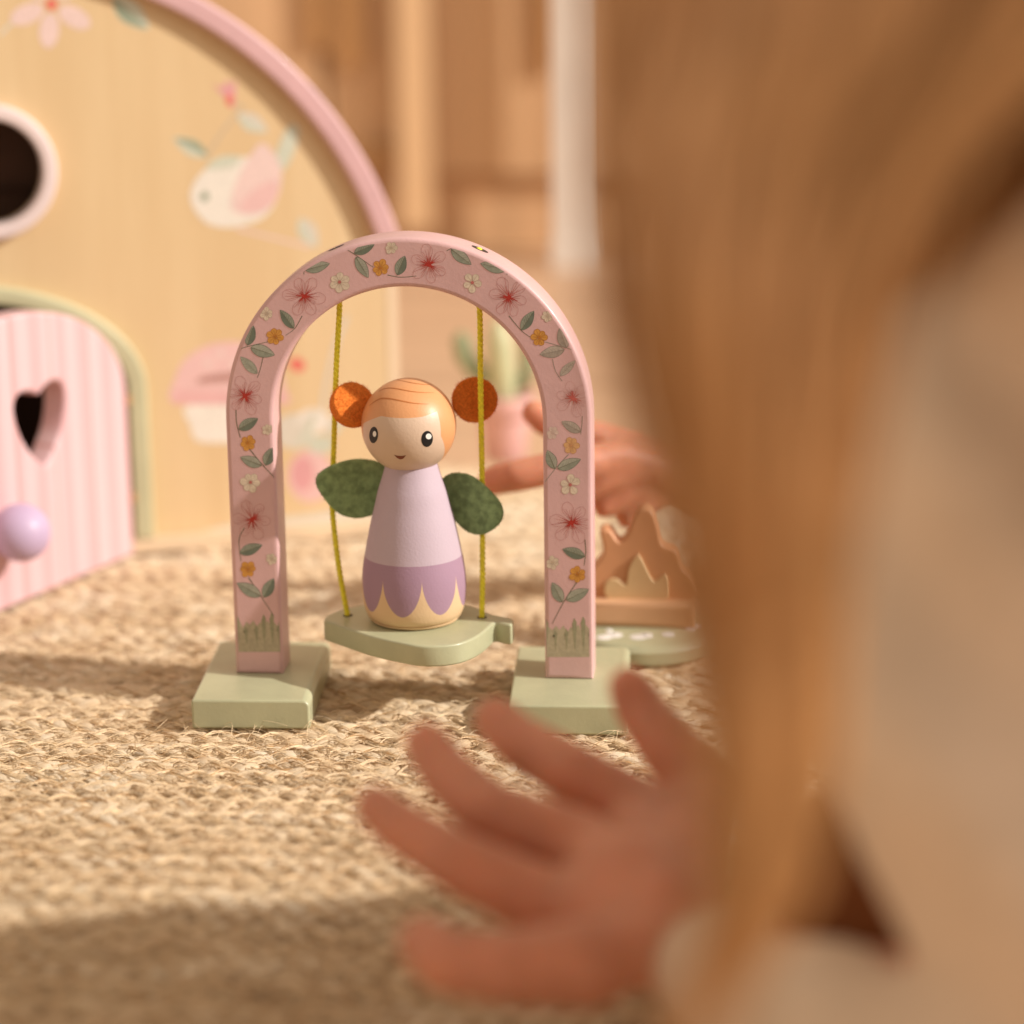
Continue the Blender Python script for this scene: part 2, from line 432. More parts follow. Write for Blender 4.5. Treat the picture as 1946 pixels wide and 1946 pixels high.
# leaf seat with a stem tab
ZT = 2.56
seat_px = [(236,235),(250,212),(300,188),(380,158),(460,138),(560,118),(700,96),(900,78),(1100,78),(1260,98),(1400,130),(1500,160),(1560,192),(1610,205)]
front_px = [(1735,232),(1742,262),(1722,280),(1660,272),(1610,262),(1586,268),(1560,292),(1500,345),(1420,392),(1320,428),(1200,448),(1080,454),(960,446),(840,424),(700,395),(560,358),(400,304),(290,266),(240,248)]
def r9(p): return (560+p[0]/4.2, 1120+p[1]/4.2)
top = [at_z(*r9(p), ZT)[:2] for p in seat_px+front_px]
seat = plate('seat', [spline(top, 4)[::-1]], .64, .07, M_sage, ((0, 0, ZT), (1, 0, 0), (0, 1, 0), (0, 0, 1)), swing, 3)

# braided cords
def cord(path):
    P = spline(path, 26, False); P = np.array(P); mb = MB()
    d = np.r_[0, np.cumsum(np.linalg.norm(np.diff(P, axis=0), axis=1))]
    n = int(d[-1]/.035); s = np.linspace(0, d[-1], n); Q = np.stack([np.interp(s, d, P[:, k]) for k in range(3)], 1)
    mb.tube(Q[::3], .05, M_rope, 8)
    for k in range(3):
        for sg in (1,):
            ph = s/.46*2*math.pi*sg+2*math.pi*k/3
            off = np.stack([.046*np.cos(ph), .046*np.sin(ph), 0*ph], 1)
            mb.tube(Q+off, .046, M_rope, 7)
    return mb.build('cord', swing)
def P_(x, y, Y): return at_y(x, y, Y)
cord([(-2.06, 0, 13.72), (-2.03, 0, 12.6), P_(645, 590, .05), P_(639, 700, .16), P_(634, 860, .56), P_(631, 930, .62), P_(633, 985, .56), P_(643, 1070, .2), P_(655, 1140, .03), P_(660, 1166, 0), P_(661, 1180, 0)])
cord([(2.06, 0, 13.62), (2.06, 0, 12.6), P_(912, 600, .05), P_(913, 700, .16), P_(914, 780, .26), P_(916, 900, .56), P_(917, 1000, .50), P_(917, 1100, .06), P_(916, 1168, 0), P_(916, 1182, 0)])
for x in (-2.06, 2.14):
    a = math.acos(x/RO); c = np.array([RO*math.cos(a), 0, ZS+RO*math.sin(a)]); nrm = np.array([math.cos(a), 0, math.sin(a)]); t1 = np.array([-nrm[2], 0, nrm[0]])
    pts = [c+nrm*.008+t1*.26*math.cos(q)+np.array([0, 1, 0])*.17*math.sin(q) for q in np.linspace(0, 2*math.pi, 24, endpoint=False)]
    hb = MB(); hb.add(pts, [tuple(range(24))], M_hole); hb.build('cord_hole_shade', swing)  # flat dark disc; the shade of the hole is put into its colour
for p_ in (P_(661, 1167, 0), P_(916, 1169, 0)):
    hb = MB(); hb.add([(p_[0]+.15*math.cos(q), p_[1]+.15*math.sin(q), ZT+.006) for q in np.linspace(0, 2*math.pi, 20, endpoint=False)], [tuple(range(20))], M_hole); hb.build('cord_hole_shade', swing)  # same painted shade on the seat, no hole is cut
for x, z in ((2.10, 13.70),):
    kb = MB(); kb.ball((x, -.02, z), (.11, .10, .07), M_rope, 14, 8); kb.build('cord_knot', swing)

# ---- printed flowers on the arch face (flat print)
PR = dict(ld=flat('print_leaf_dark', (.15, .18, .135)), lm=flat('print_leaf_mid', (.28, .30, .235)), ll=flat('print_leaf_light', (.37, .37, .30)),
          stem=flat('print_stem', (.16, .15, .10)), red=flat('print_red', (.40, .025, .015)), rl=flat('print_red_line', (.47, .14, .125)), rp=flat('print_petal', (.655, .40, .395)),
          rol=flat('print_rose_line', (.50, .22, .21)), rpl=flat('print_petal_light', (.66, .38, .365)), cr=flat('print_cream', (.66, .56, .44)), crd=flat('print_cream_shade', (.52, .41, .31)), og=flat('print_gold', (.60, .29, .055)), ogd=flat('print_gold_dark', (.46, .17, .02)),
          gr=flat('print_grass', (.42, .36, .25)), grd=flat('print_grass_dark', (.30, .285, .18)))
PRN = PR; PRF = {}
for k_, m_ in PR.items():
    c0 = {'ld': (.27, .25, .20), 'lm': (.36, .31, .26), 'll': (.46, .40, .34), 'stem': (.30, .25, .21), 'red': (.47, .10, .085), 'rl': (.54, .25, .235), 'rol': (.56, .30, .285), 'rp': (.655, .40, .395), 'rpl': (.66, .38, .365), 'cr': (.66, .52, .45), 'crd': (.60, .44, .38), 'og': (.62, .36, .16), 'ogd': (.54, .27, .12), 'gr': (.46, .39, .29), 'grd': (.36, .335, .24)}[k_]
    PRF[k_] = flat(m_.name+'_paler', c0)  # paler, pinker copies of the print colours for the upper right side
prm = MB(); LAY = [0, 0.0]
def face_pt(px, py, lay):
    p = at_y(px, py, YF); lo, hi = RO-TH+.05, RO-.11
    if p[2] > ZS:
        r = math.hypot(p[0], p[2]-ZS); k = min(max(r, lo), hi)/r; p[0] *= k; p[2] = ZS+(p[2]-ZS)*k
    else: p[0] = math.copysign(min(max(abs(p[0]), lo), hi), p[0])
    p[1] -= .0013*(1+lay)+LAY[1]; return p
def bump_layer(): LAY[0] += 1; LAY[1] = (LAY[0] % 61)*1.8e-5
def decal(pts, m, lay):
    bump_layer()
    """polygon in photo pixels laid on the arch's front face"""
    P = [face_pt(p[0], p[1], lay) for p in pts]
    c = np.mean(P, 0); k = len(P)
    prm.add(P+[c], [(i, (i+1) % k, k) for i in range(k)], m)
def line(pts, w0, w1, m, lay, n=6):
    bump_layer()
    Q = np.array(spline([np.array(p, float) for p in pts], n, False)); T = np.gradient(Q, axis=0); T /= np.linalg.norm(T, axis=1)[:, None]+1e-9
    N = np.stack([-T[:, 1], T[:, 0]], 1); w = np.linspace(w0, w1, len(Q))[:, None]/2
    A, B = Q+N*w, Q-N*w
    P = [face_pt(p[0], p[1], lay) for p in np.concatenate([A, B])]
    k = len(Q); prm.add(P, [(i, i+1, k+i+1, k+i) for i in range(k-1)], m)
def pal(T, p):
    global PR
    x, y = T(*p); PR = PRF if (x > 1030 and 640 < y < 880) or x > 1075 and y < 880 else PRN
def leaf(T, a, b, w, tone):
    pal(T, a)
    bump_layer()
    a, b = np.array(T(*a)), np.array(T(*b)); w = w*T.k; d = b-a; L = np.hypot(*d); d /= L; n = np.array([-d[1], d[0]])
    if n[1] > 0: n = -n
    ts = np.linspace(0, 1, 13); prof = .5*w*np.sin(math.pi*ts**.85)**.85
    up = [a+d*L*t+n*h for t, h in zip(ts, prof)]; dn = [a+d*L*t-n*h for t, h in zip(ts, prof)]
    l, dk = {'d': (PR['lm'], PR['ld']), 'm': (PR['ll'], PR['lm']), 'l': (PR['ll'], PR['ll'])}[tone]
    mid = [a+d*L*t for t in ts]
    for s_, mm in ((up, l), (dn, dk)):
        P = [face_pt(p[0], p[1], 2) for p in s_+mid]; k = 13
        prm.add(P, [(i, i+1, k+i+1, k+i) for i in range(k-1)], mm)
    line([a, a+d*L*.9], 1.6*max(T.k*4, .8), .5, PR['stem'] if tone != 'l' else PR['lm'], 4)
    for t in np.linspace(.2, .8, 6):
        for sg in (1, -1):
            h = .5*w*math.sin(math.pi*t**.85)**.85*.8
            line([a+d*L*t, a+d*(L*t+h*.9)+n*sg*h], .7, .5, PR['ld'] if tone == 'd' else PR['lm'], 4, 2)
    # outline
    line(up, .8, .6, PR['ld'] if tone != 'l' else PR['lm'], 4, 1); line(dn, .9, .6, PR['ld'] if tone != 'l' else PR['lm'], 4, 1)
def petals(c, r, n, rot, wid):
    out = []
    for i in range(n):
        a = rot+2*math.pi*i/n+random.uniform(-.14, .14); rr = r*random.uniform(.86, 1.05); d = np.array([math.cos(a), math.sin(a)]); nn = np.array([-d[1], d[0]])
        pts = []
        for t in np.linspace(0, 1, 9): pts.append(c+d*rr*(.10+.88*t)+nn*rr*wid*math.sin(math.pi*min(1, t*.86+.02)**1.25)*1.0)
        pts2 = [c+d*rr*(.10+.88*t)-nn*rr*wid*math.sin(math.pi*min(1, t*.86+.02)**1.25) for t in np.linspace(0, 1, 9)][::-1]
        tip = [c+d*rr*1.0]
        out.append((pts+tip+pts2, d, nn, rr))
    return out
def red_flower(T, c, r, rot, paler=False):
    pal(T, c)
    c = np.array(T(*c)); r = r*T.k
    for pts, d, nn, rr in petals(c, r, 6, rot, .27):
        line(pts, .7, .7, PR['rol'], 2, 1)
        for q in (-.13, -.05, .04, .12):
            line([c+d*rr*.1, c+d*rr*random.uniform(.55, .92)+nn*rr*q*1.7], 1.2, .45, PR['rl'], 3, 2)
    for i in range(18):
        a = random.uniform(0, 6.28); l = r*random.uniform(.25, .5)
        line([c, c+l*np.array([math.cos(a), math.sin(a)])], 2.3, .5, PR['red'], 5, 2)
    decal([c+r*.12*random.uniform(.75, 1.1)*np.array([math.cos(q), math.sin(q)]) for q in np.linspace(0, 6.28, 12, endpoint=False)], PR['red'], 6)
def small_flower(T, c, r, n, rot, m, md, ctr):
    pal(T, c); m, md, ctr = PR[m], PR[md], PR[ctr]
    c = np.array(T(*c)); r = r*T.k
    for pts, d, nn, rr in petals(c, r, n, rot, .36):
        decal(pts, m, 2); line([c+d*rr*.2, c+d*rr*.85], .9, .5, md, 3, 2); line(pts, .7, .7, md, 3, 1)
    decal([c+r*.16*np.array([math.cos(q), math.sin(q)]) for q in np.linspace(0, 6.28, 9, endpoint=False)], ctr, 5)
class TT:
    def __init__(s, ox, oy, sc): s.o = (ox, oy); s.k = 1/sc
    def __call__(s, x, y): return (s.o[0]+x*s.k, s.o[1]+y*s.k)
R3, R4, R5, R6 = TT(400, 420, 4.83), TT(760, 420, 4.83), TT(400, 800, 3.8625), TT(960, 800, 3.8625)
Z3 = TT(240, 600, 3.715)
def stem(T, pts, w=7):
    pal(T, pts[0]); line([T(*p) for p in pts], w*T.k, w*T.k*.7, PR['stem'], 1)
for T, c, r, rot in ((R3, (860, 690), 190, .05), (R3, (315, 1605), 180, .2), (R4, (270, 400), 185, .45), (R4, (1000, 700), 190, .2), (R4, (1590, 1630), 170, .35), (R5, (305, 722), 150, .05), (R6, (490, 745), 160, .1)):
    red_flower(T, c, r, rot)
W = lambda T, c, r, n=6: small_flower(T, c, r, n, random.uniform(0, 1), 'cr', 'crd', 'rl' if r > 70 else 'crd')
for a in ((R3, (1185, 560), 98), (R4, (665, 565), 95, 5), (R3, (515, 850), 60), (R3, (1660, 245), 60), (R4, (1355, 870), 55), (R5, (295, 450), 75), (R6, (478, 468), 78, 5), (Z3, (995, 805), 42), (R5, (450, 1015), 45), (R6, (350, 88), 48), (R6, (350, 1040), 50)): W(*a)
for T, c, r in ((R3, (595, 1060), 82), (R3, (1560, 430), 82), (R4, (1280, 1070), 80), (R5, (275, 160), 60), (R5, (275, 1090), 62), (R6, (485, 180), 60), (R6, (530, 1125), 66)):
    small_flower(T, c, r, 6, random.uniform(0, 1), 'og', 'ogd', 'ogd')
stem(R3, [(870, 380), (860, 450), (858, 490)]); leaf(R3, (870, 450), (1095, 390), 100, 'm')
stem(R3, [(842, 870), (775, 985), (690, 1050)]); leaf(R3, (765, 985), (640, 815), 90, 'd')
stem(R3, [(215, 1193), (340, 1152), (545, 1105)]); leaf(R3, (340, 1140), (395, 960), 95, 'd'); leaf(R3, (370, 1160), (590, 1230), 110, 'm')
stem(R3, [(485, 1240), (460, 1350), (430, 1440)]); leaf(R3, (430, 1400), (275, 1245), 85, 'l')
stem(R3, [(1215, 237), (1330, 310), (1495, 425)]); leaf(R3, (1320, 295), (1505, 215), 90, 'd'); leaf(R3, (1335, 330), (1450, 520), 95, 'm')
stem(R3, [(1625, 495), (1740, 515), (1890, 505)]); leaf(R3, (1715, 495), (1785, 320), 100, 'd')
stem(R4, [(430, 272), (460, 257), (520, 227)]); leaf(R4, (470, 258), (655, 400), 100, 'm')
leaf(R4, (975, 450), (740, 388), 105, 'm'); stem(R4, [(975, 412), (978, 455), (985, 495)])
stem(R4, [(1000, 870), (1110, 1000), (1195, 1065)]); leaf(R4, (1115, 1000), (1230, 825), 95, 'd')
stem(R4, [(1335, 1110), (1520, 1162), (1690, 1212)]); leaf(R4, (1530, 1165), (1465, 985), 105, 'm'); leaf(R4, (1510, 1180), (1285, 1225), 105, 'm')
stem(R4, [(1400, 1265), (1430, 1380), (1490, 1470)]); leaf(R4, (1470, 1420), (1610, 1280), 70, 'l')
stem(R4, [(1675, 1790), (1672, 1860), (1660, 1960)]); leaf(R6, (555, 80), (415, 3), 72, 'm')
stem(Z3, [(775, 665), (780, 760), (806, 860)]); leaf(Z3, (795, 802), (930, 725), 78, 'd')
stem(R5, [(282, 200), (385, 325), (490, 435)]); leaf(R5, (375, 328), (220, 265), 78, 'm'); leaf(R5, (405, 325), (455, 197), 80, 'd')
stem(R5, [(250, 785), (210, 870), (225, 1030)]); leaf(R5, (215, 970), (380, 910), 80, 'd')
stem(R5, [(280, 1150), (370, 1285), (465, 1430)]); leaf(R5, (370, 1285), (195, 1190), 88, 'm'); leaf(R5, (390, 1295), (465, 1155), 80, 'd')
stem(R6, [(465, 245), (365, 355), (290, 450)]); leaf(R6, (365, 350), (310, 215), 78, 'm'); leaf(R6, (385, 350), (555, 280), 80, 'm')
stem(R6, [(585, 870), (592, 960), (580, 1060)]); leaf(R6, (585, 995), (420, 940), 80, 'd')
stem(R6, [(525, 1185), (430, 1330), (345, 1490)]); leaf(R6, (420, 1330), (345, 1185), 82, 'm'); leaf(R6, (450, 1315), (615, 1235), 84, 'm')
def grass(T, x0, x1, ytop, ybot, dx):
    pal(T, (x0, ytop))
    n = 13; top = []
    for i in range(n+1):
        x = x0+(x1-x0)*i/n; top.append((x+dx*0, ytop+random.uniform(-10, 12) if i % 2 else ytop+40+random.uniform(-15, 15)))
    P = top+[(x1+dx, ybot), (x0+dx, ybot)]
    pts = [T(*p) for p in P]
    A = [face_pt(*p, 0) for p in pts]
    prm.add(A, [tuple(range(len(A)))], PR['gr'])
    for i, (fx, h) in enumerate(((.03, 1.25), (.22, .9), (.45, .95), (.62, 1.3), (.80, 1.35), (.95, .95))):
        x = x0+(x1-x0)*fx; w = (x1-x0)*.065; yt = ybot-(ybot-ytop)*h*.95
        decal([T(*p) for p in ((x-w*.2, yt), (x+w*.6, yt+30), (x+w*.5+dx*.5, ytop+60), (x+w*.1+dx*.7, ybot-45), (x-w*.5, ytop+70), (x-w*.9, yt+50))], PR['grd'], 2)
grass(R5, 188, 518, 1470, 1695, 6); grass(R6, 292, 646, 1500, 1733, 0)
prt = prm.build('floral_print', arch, None, False)

# ------------------------------------------------------------------ fairy peg doll
DX, DY = .02, -.2
HC = np.array([-.03, -.2, 8.51]); HR = 1.40
fairy = thing('fairy_peg_doll', (DX, DY, ZT), 'fairy peg doll in a lilac dress with orange felt buns standing on the seat', 'doll')
def paint_common(e, b, nt, co, colr, rough=.42, coatw=.4):
    nt.links.new(colr, b.inputs['Base Color']); b.inputs['Roughness'].default_value = rough
    b.inputs['Coat Weight'].default_value = coatw; b.inputs['Coat Roughness'].default_value = .36; b.inputs['Specular IOR Level'].default_value = .3
    e.bump(e.noise(co, 1300, 3, .6), .30, .0003, b)
m = bpy.data.materials.new('doll_dress_paint'); nt, b = nodes_of(m); e = Ex(nt); co, X = e.xyz()
az = e.m('ARCTAN2', X[0], e.m('MULTIPLY', X[1], -1.0))
u = e.m('FRACT', e.m('DIVIDE', e.m('SUBTRACT', az, rad(16.0-360)), math.pi/4))
w = e.m('ABSOLUTE', e.m('SUBTRACT', e.m('MULTIPLY', u, 2.0), 1.0))
lob = e.m('SUBTRACT', 1.0, e.m('POWER', e.m('MAXIMUM', e.m('SUBTRACT', 1.0, e.m('POWER', w, 1.9)), 0.0), .55))
zb = e.m('ADD', .0049, e.m('MULTIPLY', lob, .0112))
f1 = e.step(e.m('SUBTRACT', X[2], zb), -.00008, .00008)
f2 = e.step(X[2], .02022, .02032)
grain = e.noise(co, 60, 3, .6, (1, 1, .25))
natural = e.mix(grain, (.66, .45, .25), (.75, .55, .34))
c_ = e.mix(f1, natural, (.37, .235, .32)); c_ = e.mix(f2, c_, (.51, .41, .475))
paint_common(e, b, nt, co, c_, .62, .04); M_dress = m
prof = [(1.20, ZT+.005), (1.29, ZT+.03), (1.34, ZT+.09), (1.345, ZT+.115), (1.322, ZT+.128), (1.322, ZT+.140), (1.365, ZT+.155), (1.41, ZT+.18), (1.47, 2.90), (1.52, 3.1), (1.555, 3.5), (1.555, 3.8), (1.52, 4.21), (1.41, 4.83), (1.315, 5.3), (1.224, 5.7), (1.12, 6.1), (1.02, 6.52), (.93, 6.8), (.85, 7.05), (.78, 7.3), (.7, 7.6)]
zz = [p[1] for p in prof[8:]]; rr = [p[0] for p in prof[8:]]
fz = np.linspace(zz[0], zz[-1], 40)
P2 = [tuple(p) for p in spline([np.array(p) for p in prof[8:]], 4, False)]
db = MB(); db.lathe(prof[:8]+P2, (DX, DY), M_dress, 96); db.build('body', fairy, (DX, DY, ZT), True, 60)

m = bpy.data.materials.new('doll_head_paint'); nt, b = nodes_of(m); e = Ex(nt); co, X = e.xyz()
deg = 180/math.pi
az = e.m('MULTIPLY', e.m('ARCTAN2', X[0], e.m('MULTIPLY', X[1], -1.0)), deg)
lat = e.m('MULTIPLY', e.m('ARCSINE', e.m('DIVIDE', X[2], HR*S)), deg)
mx = lambda v: e.m('MAXIMUM', v, 0.0)
latb = e.m('ADD', e.m('SUBTRACT', 22.0, e.m('MULTIPLY', mx(e.m('SUBTRACT', e.m('MULTIPLY', az, -1.0), 30.0)), .42)), e.m('MULTIPLY', mx(e.m('SUBTRACT', az, 26.0)), .16))
latb = e.m('ADD', latb, e.m('MULTIPLY', e.m('COSINE', e.m('MULTIPLY', az, .075)), -.5))
azr = e.m('ADD', 49.0, e.m('MULTIPLY', mx(e.m('SUBTRACT', e.m('MULTIPLY', lat, -1.0), 4.0)), .62))
azl = e.m('SUBTRACT', -66.0, e.m('MULTIPLY', mx(e.m('SUBTRACT', e.m('MULTIPLY', lat, -1.0), 4.0)), .5))
fa = e.step(e.m('SUBTRACT', latb, lat), -.25, .25); fr = e.step(e.m('SUBTRACT', azr, az), -.25, .25); fl_ = e.step(e.m('SUBTRACT', az, azl), -.25, .25)
face = e.m('MULTIPLY', fa, e.m('MULTIPLY', fr, fl_))
c_ = e.mix(face, (.70, .335, .145), (.66, .49, .36))
paint_common(e, b, nt, co, c_, .5, .45); M_head = m
hd = MB(); hd.ball(HC, HR, M_head, 96, 64); head = hd.build('head', fairy, HC, True, 180)
def on_head(px, py, lift):
    d = ray(px, py); o = CAM-HC; r = HR; a = d@d; bq = 2*o@d; c = o@o-r*r; D = bq*bq-4*a*c
    if D < 0:
        t = -bq/2/a; v = CAM+d*t-HC; p = v/np.linalg.norm(v)
    else:
        t = (-bq-math.sqrt(D))/2/a; p = (CAM+d*t-HC)/r
    return HC+p*(r+lift)
def z4(x, y): return (640+x/6.0375, 700+y/6.0375)
def head_ellipse(cx, cy, a, b_, lift, m, name, parent, tilt=0):
    mb = MB(); n = 36; rings = 6; vs = [on_head(*z4(cx, cy), lift)]; fs = []
    for i in range(1, rings+1):
        for j in range(n):
            q = 2*math.pi*j/n; x, y = a*i/rings*math.cos(q), b_*i/rings*math.sin(q)
            vs.append(on_head(*z4(cx+x*math.cos(tilt)-y*math.sin(tilt), cy+x*math.sin(tilt)+y*math.cos(tilt)), lift))
    for j in range(n): fs.append((0, 1+j, 1+(j+1) % n))
    for i in range(rings-1):
        for j in range(n): fs.append((1+i*n+j, 1+(i+1)*n+j, 1+(i+1)*n+(j+1) % n, 1+i*n+(j+1) % n))
    mb.add(vs, fs, m); return mb
for (a1, a2) in (((424, 764, 50, 94), (436, 752, 20, 34)), ((1036, 809, 66, 92), (1053, 780, 33, 33))):
    mb = head_ellipse(*a1, .006, M_black, '', None, .06); m2 = head_ellipse(*a2, .011, M_white, '', None)
    mb.add(m2.v, m2.f, M_white); mb.build('eye', head, None, True, 180)
mb = MB()
up = spline([np.array(p, float) for p in ((658, 990), (695, 1001), (728, 1004), (760, 1002), (794, 996))], 4, False)
dn = spline([np.array(p, float) for p in ((658, 990), (690, 1025), (728, 1043), (762, 1034), (794, 996))], 4, False)
k = len(up); mb.add([on_head(*z4(*p), .006) for p in up+dn], [(i, i+1, k+i+1, k+i) for i in range(k-1)], M_mouth); mb.build('mouth', head)
mb = MB()
for pts, w_ in (([(370, 432), (440, 378), (520, 346), (620, 350), (760, 378), (880, 400), (1000, 409), (1060, 408)], 15), ([(480, 265), (540, 236), (620, 226), (720, 240), (860, 266), (1000, 278), (1120, 278)], 12), ([(680, 130), (780, 150), (880, 170), (1000, 185), (1090, 188)], 9)):
    Q = np.array(spline([np.array(p, float) for p in pts], 6, False)); T = np.gradient(Q, axis=0); T /= np.linalg.norm(T, axis=1)[:, None]
    N = np.stack([-T[:, 1], T[:, 0]], 1); ww = w_*np.sin(np.linspace(.25, math.pi-.12, len(Q)))[:, None]/2
    V = [on_head(*z4(*p), .005) for p in np.concatenate([Q+N*ww, Q-N*ww])]; k = len(Q)
    mb.add(V, [(i, i+1, k+i+1, k+i) for i in range(k-1)], M_hairline)
mb.build('hair_strand', head)
# felt: thick cut shapes with a fuzz of fibres on them
def felt(name, outline, thick, frame, m, nf, parent, fl=.05):
    O, ex, ey, en = [np.array(a, float) for a in frame]
    o = plate(name, [outline], thick, min(.05, thick*.3), m, frame, parent, 3, 50)
    mb = MB(); A = np.array(outline); lo, hi = A.min(0), A.max(0)
    def inside(p):
        x, y = p; r_ = False; j = len(A)-1
        for i in range(len(A)):
            if (A[i][1] > y) != (A[j][1] > y) and x < (A[j][0]-A[i][0])*(y-A[i][1])/(A[j][1]-A[i][1])+A[i][0]: r_ = not r_
            j = i
        return r_
    gg = np.random.default_rng(3)
    for _ in range(nf):
        if gg.random() < .62:
            p = gg.uniform(lo, hi)
            if not inside(p): continue
            P0 = O+ex*p[0]+ey*p[1]; nrm = en
        else:
            i = gg.integers(0, len(A)); p = A[i]+(A[(i+1) % len(A)]-A[i])*gg.random(); c = p-A.mean(0); c /= np.linalg.norm(c)
            P0 = O+ex*p[0]+ey*p[1]-en*gg.uniform(0, thick); nrm = ex*c[0]+ey*c[1]
            P0 = P0-nrm*.02
        d = nrm*.35+gg.normal(0, .6, 3); L = fl*gg.uniform(.5, 1.5); q = gg.normal(0, .3, 3)
        mb.tube([P0, P0+d*L*.5, P0+d*L+q*L*.6], [.004, .0035, .002], m, 3, False)
    mb.build('felt_fuzz', o)
    return o
view = lambda P: (CAM-P)/np.linalg.norm(CAM-P)
def frame_at(P, nrm):
    n = np.array(nrm, float); n /= np.linalg.norm(n); ex = np.cross([0, 0, 1], n); ex /= np.linalg.norm(ex); ey = np.cross(n, ex); return (P, ex, ey, n)
def disc(r, n=44, j=.012): return [(r*(1+random.uniform(-j, j))*math.cos(q), r*(1+random.uniform(-j, j))*math.sin(q)) for q in np.linspace(0, 2*math.pi, n, endpoint=False)]
Pl = at_y(674, 765, -.12); felt('hair_bun', disc(.665), .40, frame_at(Pl, view(Pl)+np.array([.50, 0, .52])), M_feltO, 2600, fairy)
Pr = at_y(902.5, 760, .46); felt('hair_bun', disc(.675), .36, frame_at(Pr, view(Pr)+np.array([.05, 0, .0])), M_feltO, 2600, fairy)
def r7(p): return (580+p[0]/3.167, 680+p[1]/3.167)
def wing(px, slope, y0, name='wing'):
    sg = slope[0]
    # plane through the back of the doll, outer end nearer the camera
    nrm = np.array([slope[1], -1.0, 0]); nrm /= np.linalg.norm(nrm); O = np.array([DX+sg*.7, y0, 6.3])
    ex = np.cross([0, 0, 1.0], nrm)*-1; ex = np.cross(np.array([0, 0, 1.0]), nrm); ey = np.array([0, 0, 1.0])
    if ex[0] < 0: pass
    pts = []
    for p in px:
        d = ray(*r7(p)); t = ((O-CAM)@nrm)/(d@nrm); v = CAM+d*t-O; pts.append((v@ex, v@ey))
    ol = spline(pts, 5); ol = [tuple(p) for p in ol]
    area = sum(ol[i-1][0]*ol[i][1]-ol[i][0]*ol[i-1][1] for i in range(len(ol)))
    if area < 0: ol = ol[::-1]
    return felt(name, ol, .17, (O, ex, ey, nrm), M_feltG, 2600, fairy, .04)
wing([(500, 660), (440, 630), (400, 620), (320, 613), (230, 628), (140, 663), (85, 702), (68, 740), (78, 790), (120, 855), (170, 912), (230, 952), (300, 967), (360, 962), (430, 935), (500, 860)], (-1, .34), .72)
wing([(790, 770), (830, 722), (870, 700), (920, 698), (980, 710), (1045, 750), (1105, 805), (1155, 862), (1182, 920), (1177, 975), (1145, 1020), (1092, 1056), (1030, 1066), (978, 1050), (930, 1015), (880, 960), (800, 880)], (1, -.34), .72)

# ------------------------------------------------------------------ toy house
HA = rad(20); HP = np.array([-3.46, 19.2, 0.0]); he = np.array([math.cos(HA), math.sin(HA), 0]); hn = np.array([math.sin(HA), -math.cos(HA), 0]); hz = np.array([0, 0, 1.0])
house = thing('toy_house', HP+he*-13.9, 'arched wooden toy house with a pink rim, printed bird and open pink door', 'toy house')
M_yel = None
def house_yellow():
    m = bpy.data.materials.new('yellow_ply'); nt, b = nodes_of(m); e = Ex(nt); co, X = e.xyz()
    f = e.noise(co, 55, 4, .6, (1, 1, .10)); big = e.noise(co, 9, 2, .5)
    c = e.mix(e.step(f, .35, .7), (.655, .475, .265), (.705, .53, .31)); c = e.mix(e.m('MULTIPLY', big, .0), c, (.68, .50, .29))
    nt.links.new(c, b.inputs['Base Color']); b.inputs['Roughness'].default_value = .5; return m
M_yel = house_yellow()
CU, CZ = -13.92, 6.69
pan = []
RP = 14.35
a0 = math.asin((.5-CZ)/RP)
for a in np.linspace(math.acos((.12-CU)/RP), math.pi-math.acos((.12-CU)/RP), 60): pan.append((CU+RP*math.cos(a), CZ+RP*math.sin(a)))
pan = [(.12, .5)]+pan+[(2*CU-.12, .5)]
dc, da = -9.35-6.3, 6.3
doorhole = [(dc+da, .52)]+[(dc+da*math.cos(a), 6.03+3.62*math.sin(a)) for a in np.linspace(0, math.pi, 40)]+[(dc-da, .52)]
win = [(CU+1.86*math.cos(a), 14.03+1.86*math.sin(a)) for a in np.linspace(0, 2*math.pi, 40, endpoint=False)]
plate('front_panel', [pan, doorhole, win], .6, .03, M_yel, (HP, he, hz, hn), house, 1)
M_pinkroof = mat('pink_rim_paint', (.63, .395, .405), .42, .05, 60, .08, 500, coat=.1)
ro, rin = 15.12, 14.32
aend = math.asin((9.9-CZ)/ro)
rim = [(CU+ro*math.cos(a), CZ+ro*math.sin(a)) for a in np.linspace(aend, math.pi-aend, 90)]+[(CU+rin*math.cos(a), CZ+rin*math.sin(a)) for a in np.linspace(math.pi-aend, aend, 90)]
plate('roof_rim', [rim], 12.0, .12, M_pinkroof, (HP+hn*.5, he, hz, hn), house, 3)
M_side = mat('pale_side_wood', (.74, .58, .40), .5, .08, 50, .1, 300, (1, 1, .1))
def hbox(name, u0, u1, z0, z1, n0, n1, m, parent=None):
    mb = MB(); R = np.stack([he, hn, hz], 1); lo = (u0, n0, z0); hi = (u1, n1, z1); mb.box(lo, hi, m, R, HP); return mb.build(name, parent or house)
hbox('side_wall', .13, .52, .5, 9.6, -11, .02, M_side)
hbox('side_wall', 2*CU-.52, 2*CU-.13, .5, 9.6, -11, .02, M_side)
hbox('back_wall', 2*CU-.12, .12, .5, 14, -11, -10.6, M_cabd)
hbox('floor_plate', 2*CU-.6, .6, .02, .49, -11.2, .75, M_side)
M_sagef = mat('door_frame_paint', (.52, .50, .32), .45, .05, 60, .05, 500)
fo_ = [(dc+da+.54, .5)]+[(dc+(da+.54)*math.cos(a), 6.03+4.12*math.sin(a)) for a in np.linspace(0, math.pi, 48)]+[(dc-da-.54, .5)]
fi_ = [(dc-da+.2, .5)]+[(dc+(da-.2)*math.cos(a), 6.03+3.5*math.sin(a)) for a in np.linspace(math.pi, 0, 48)]+[(dc+da-.2, .5)]
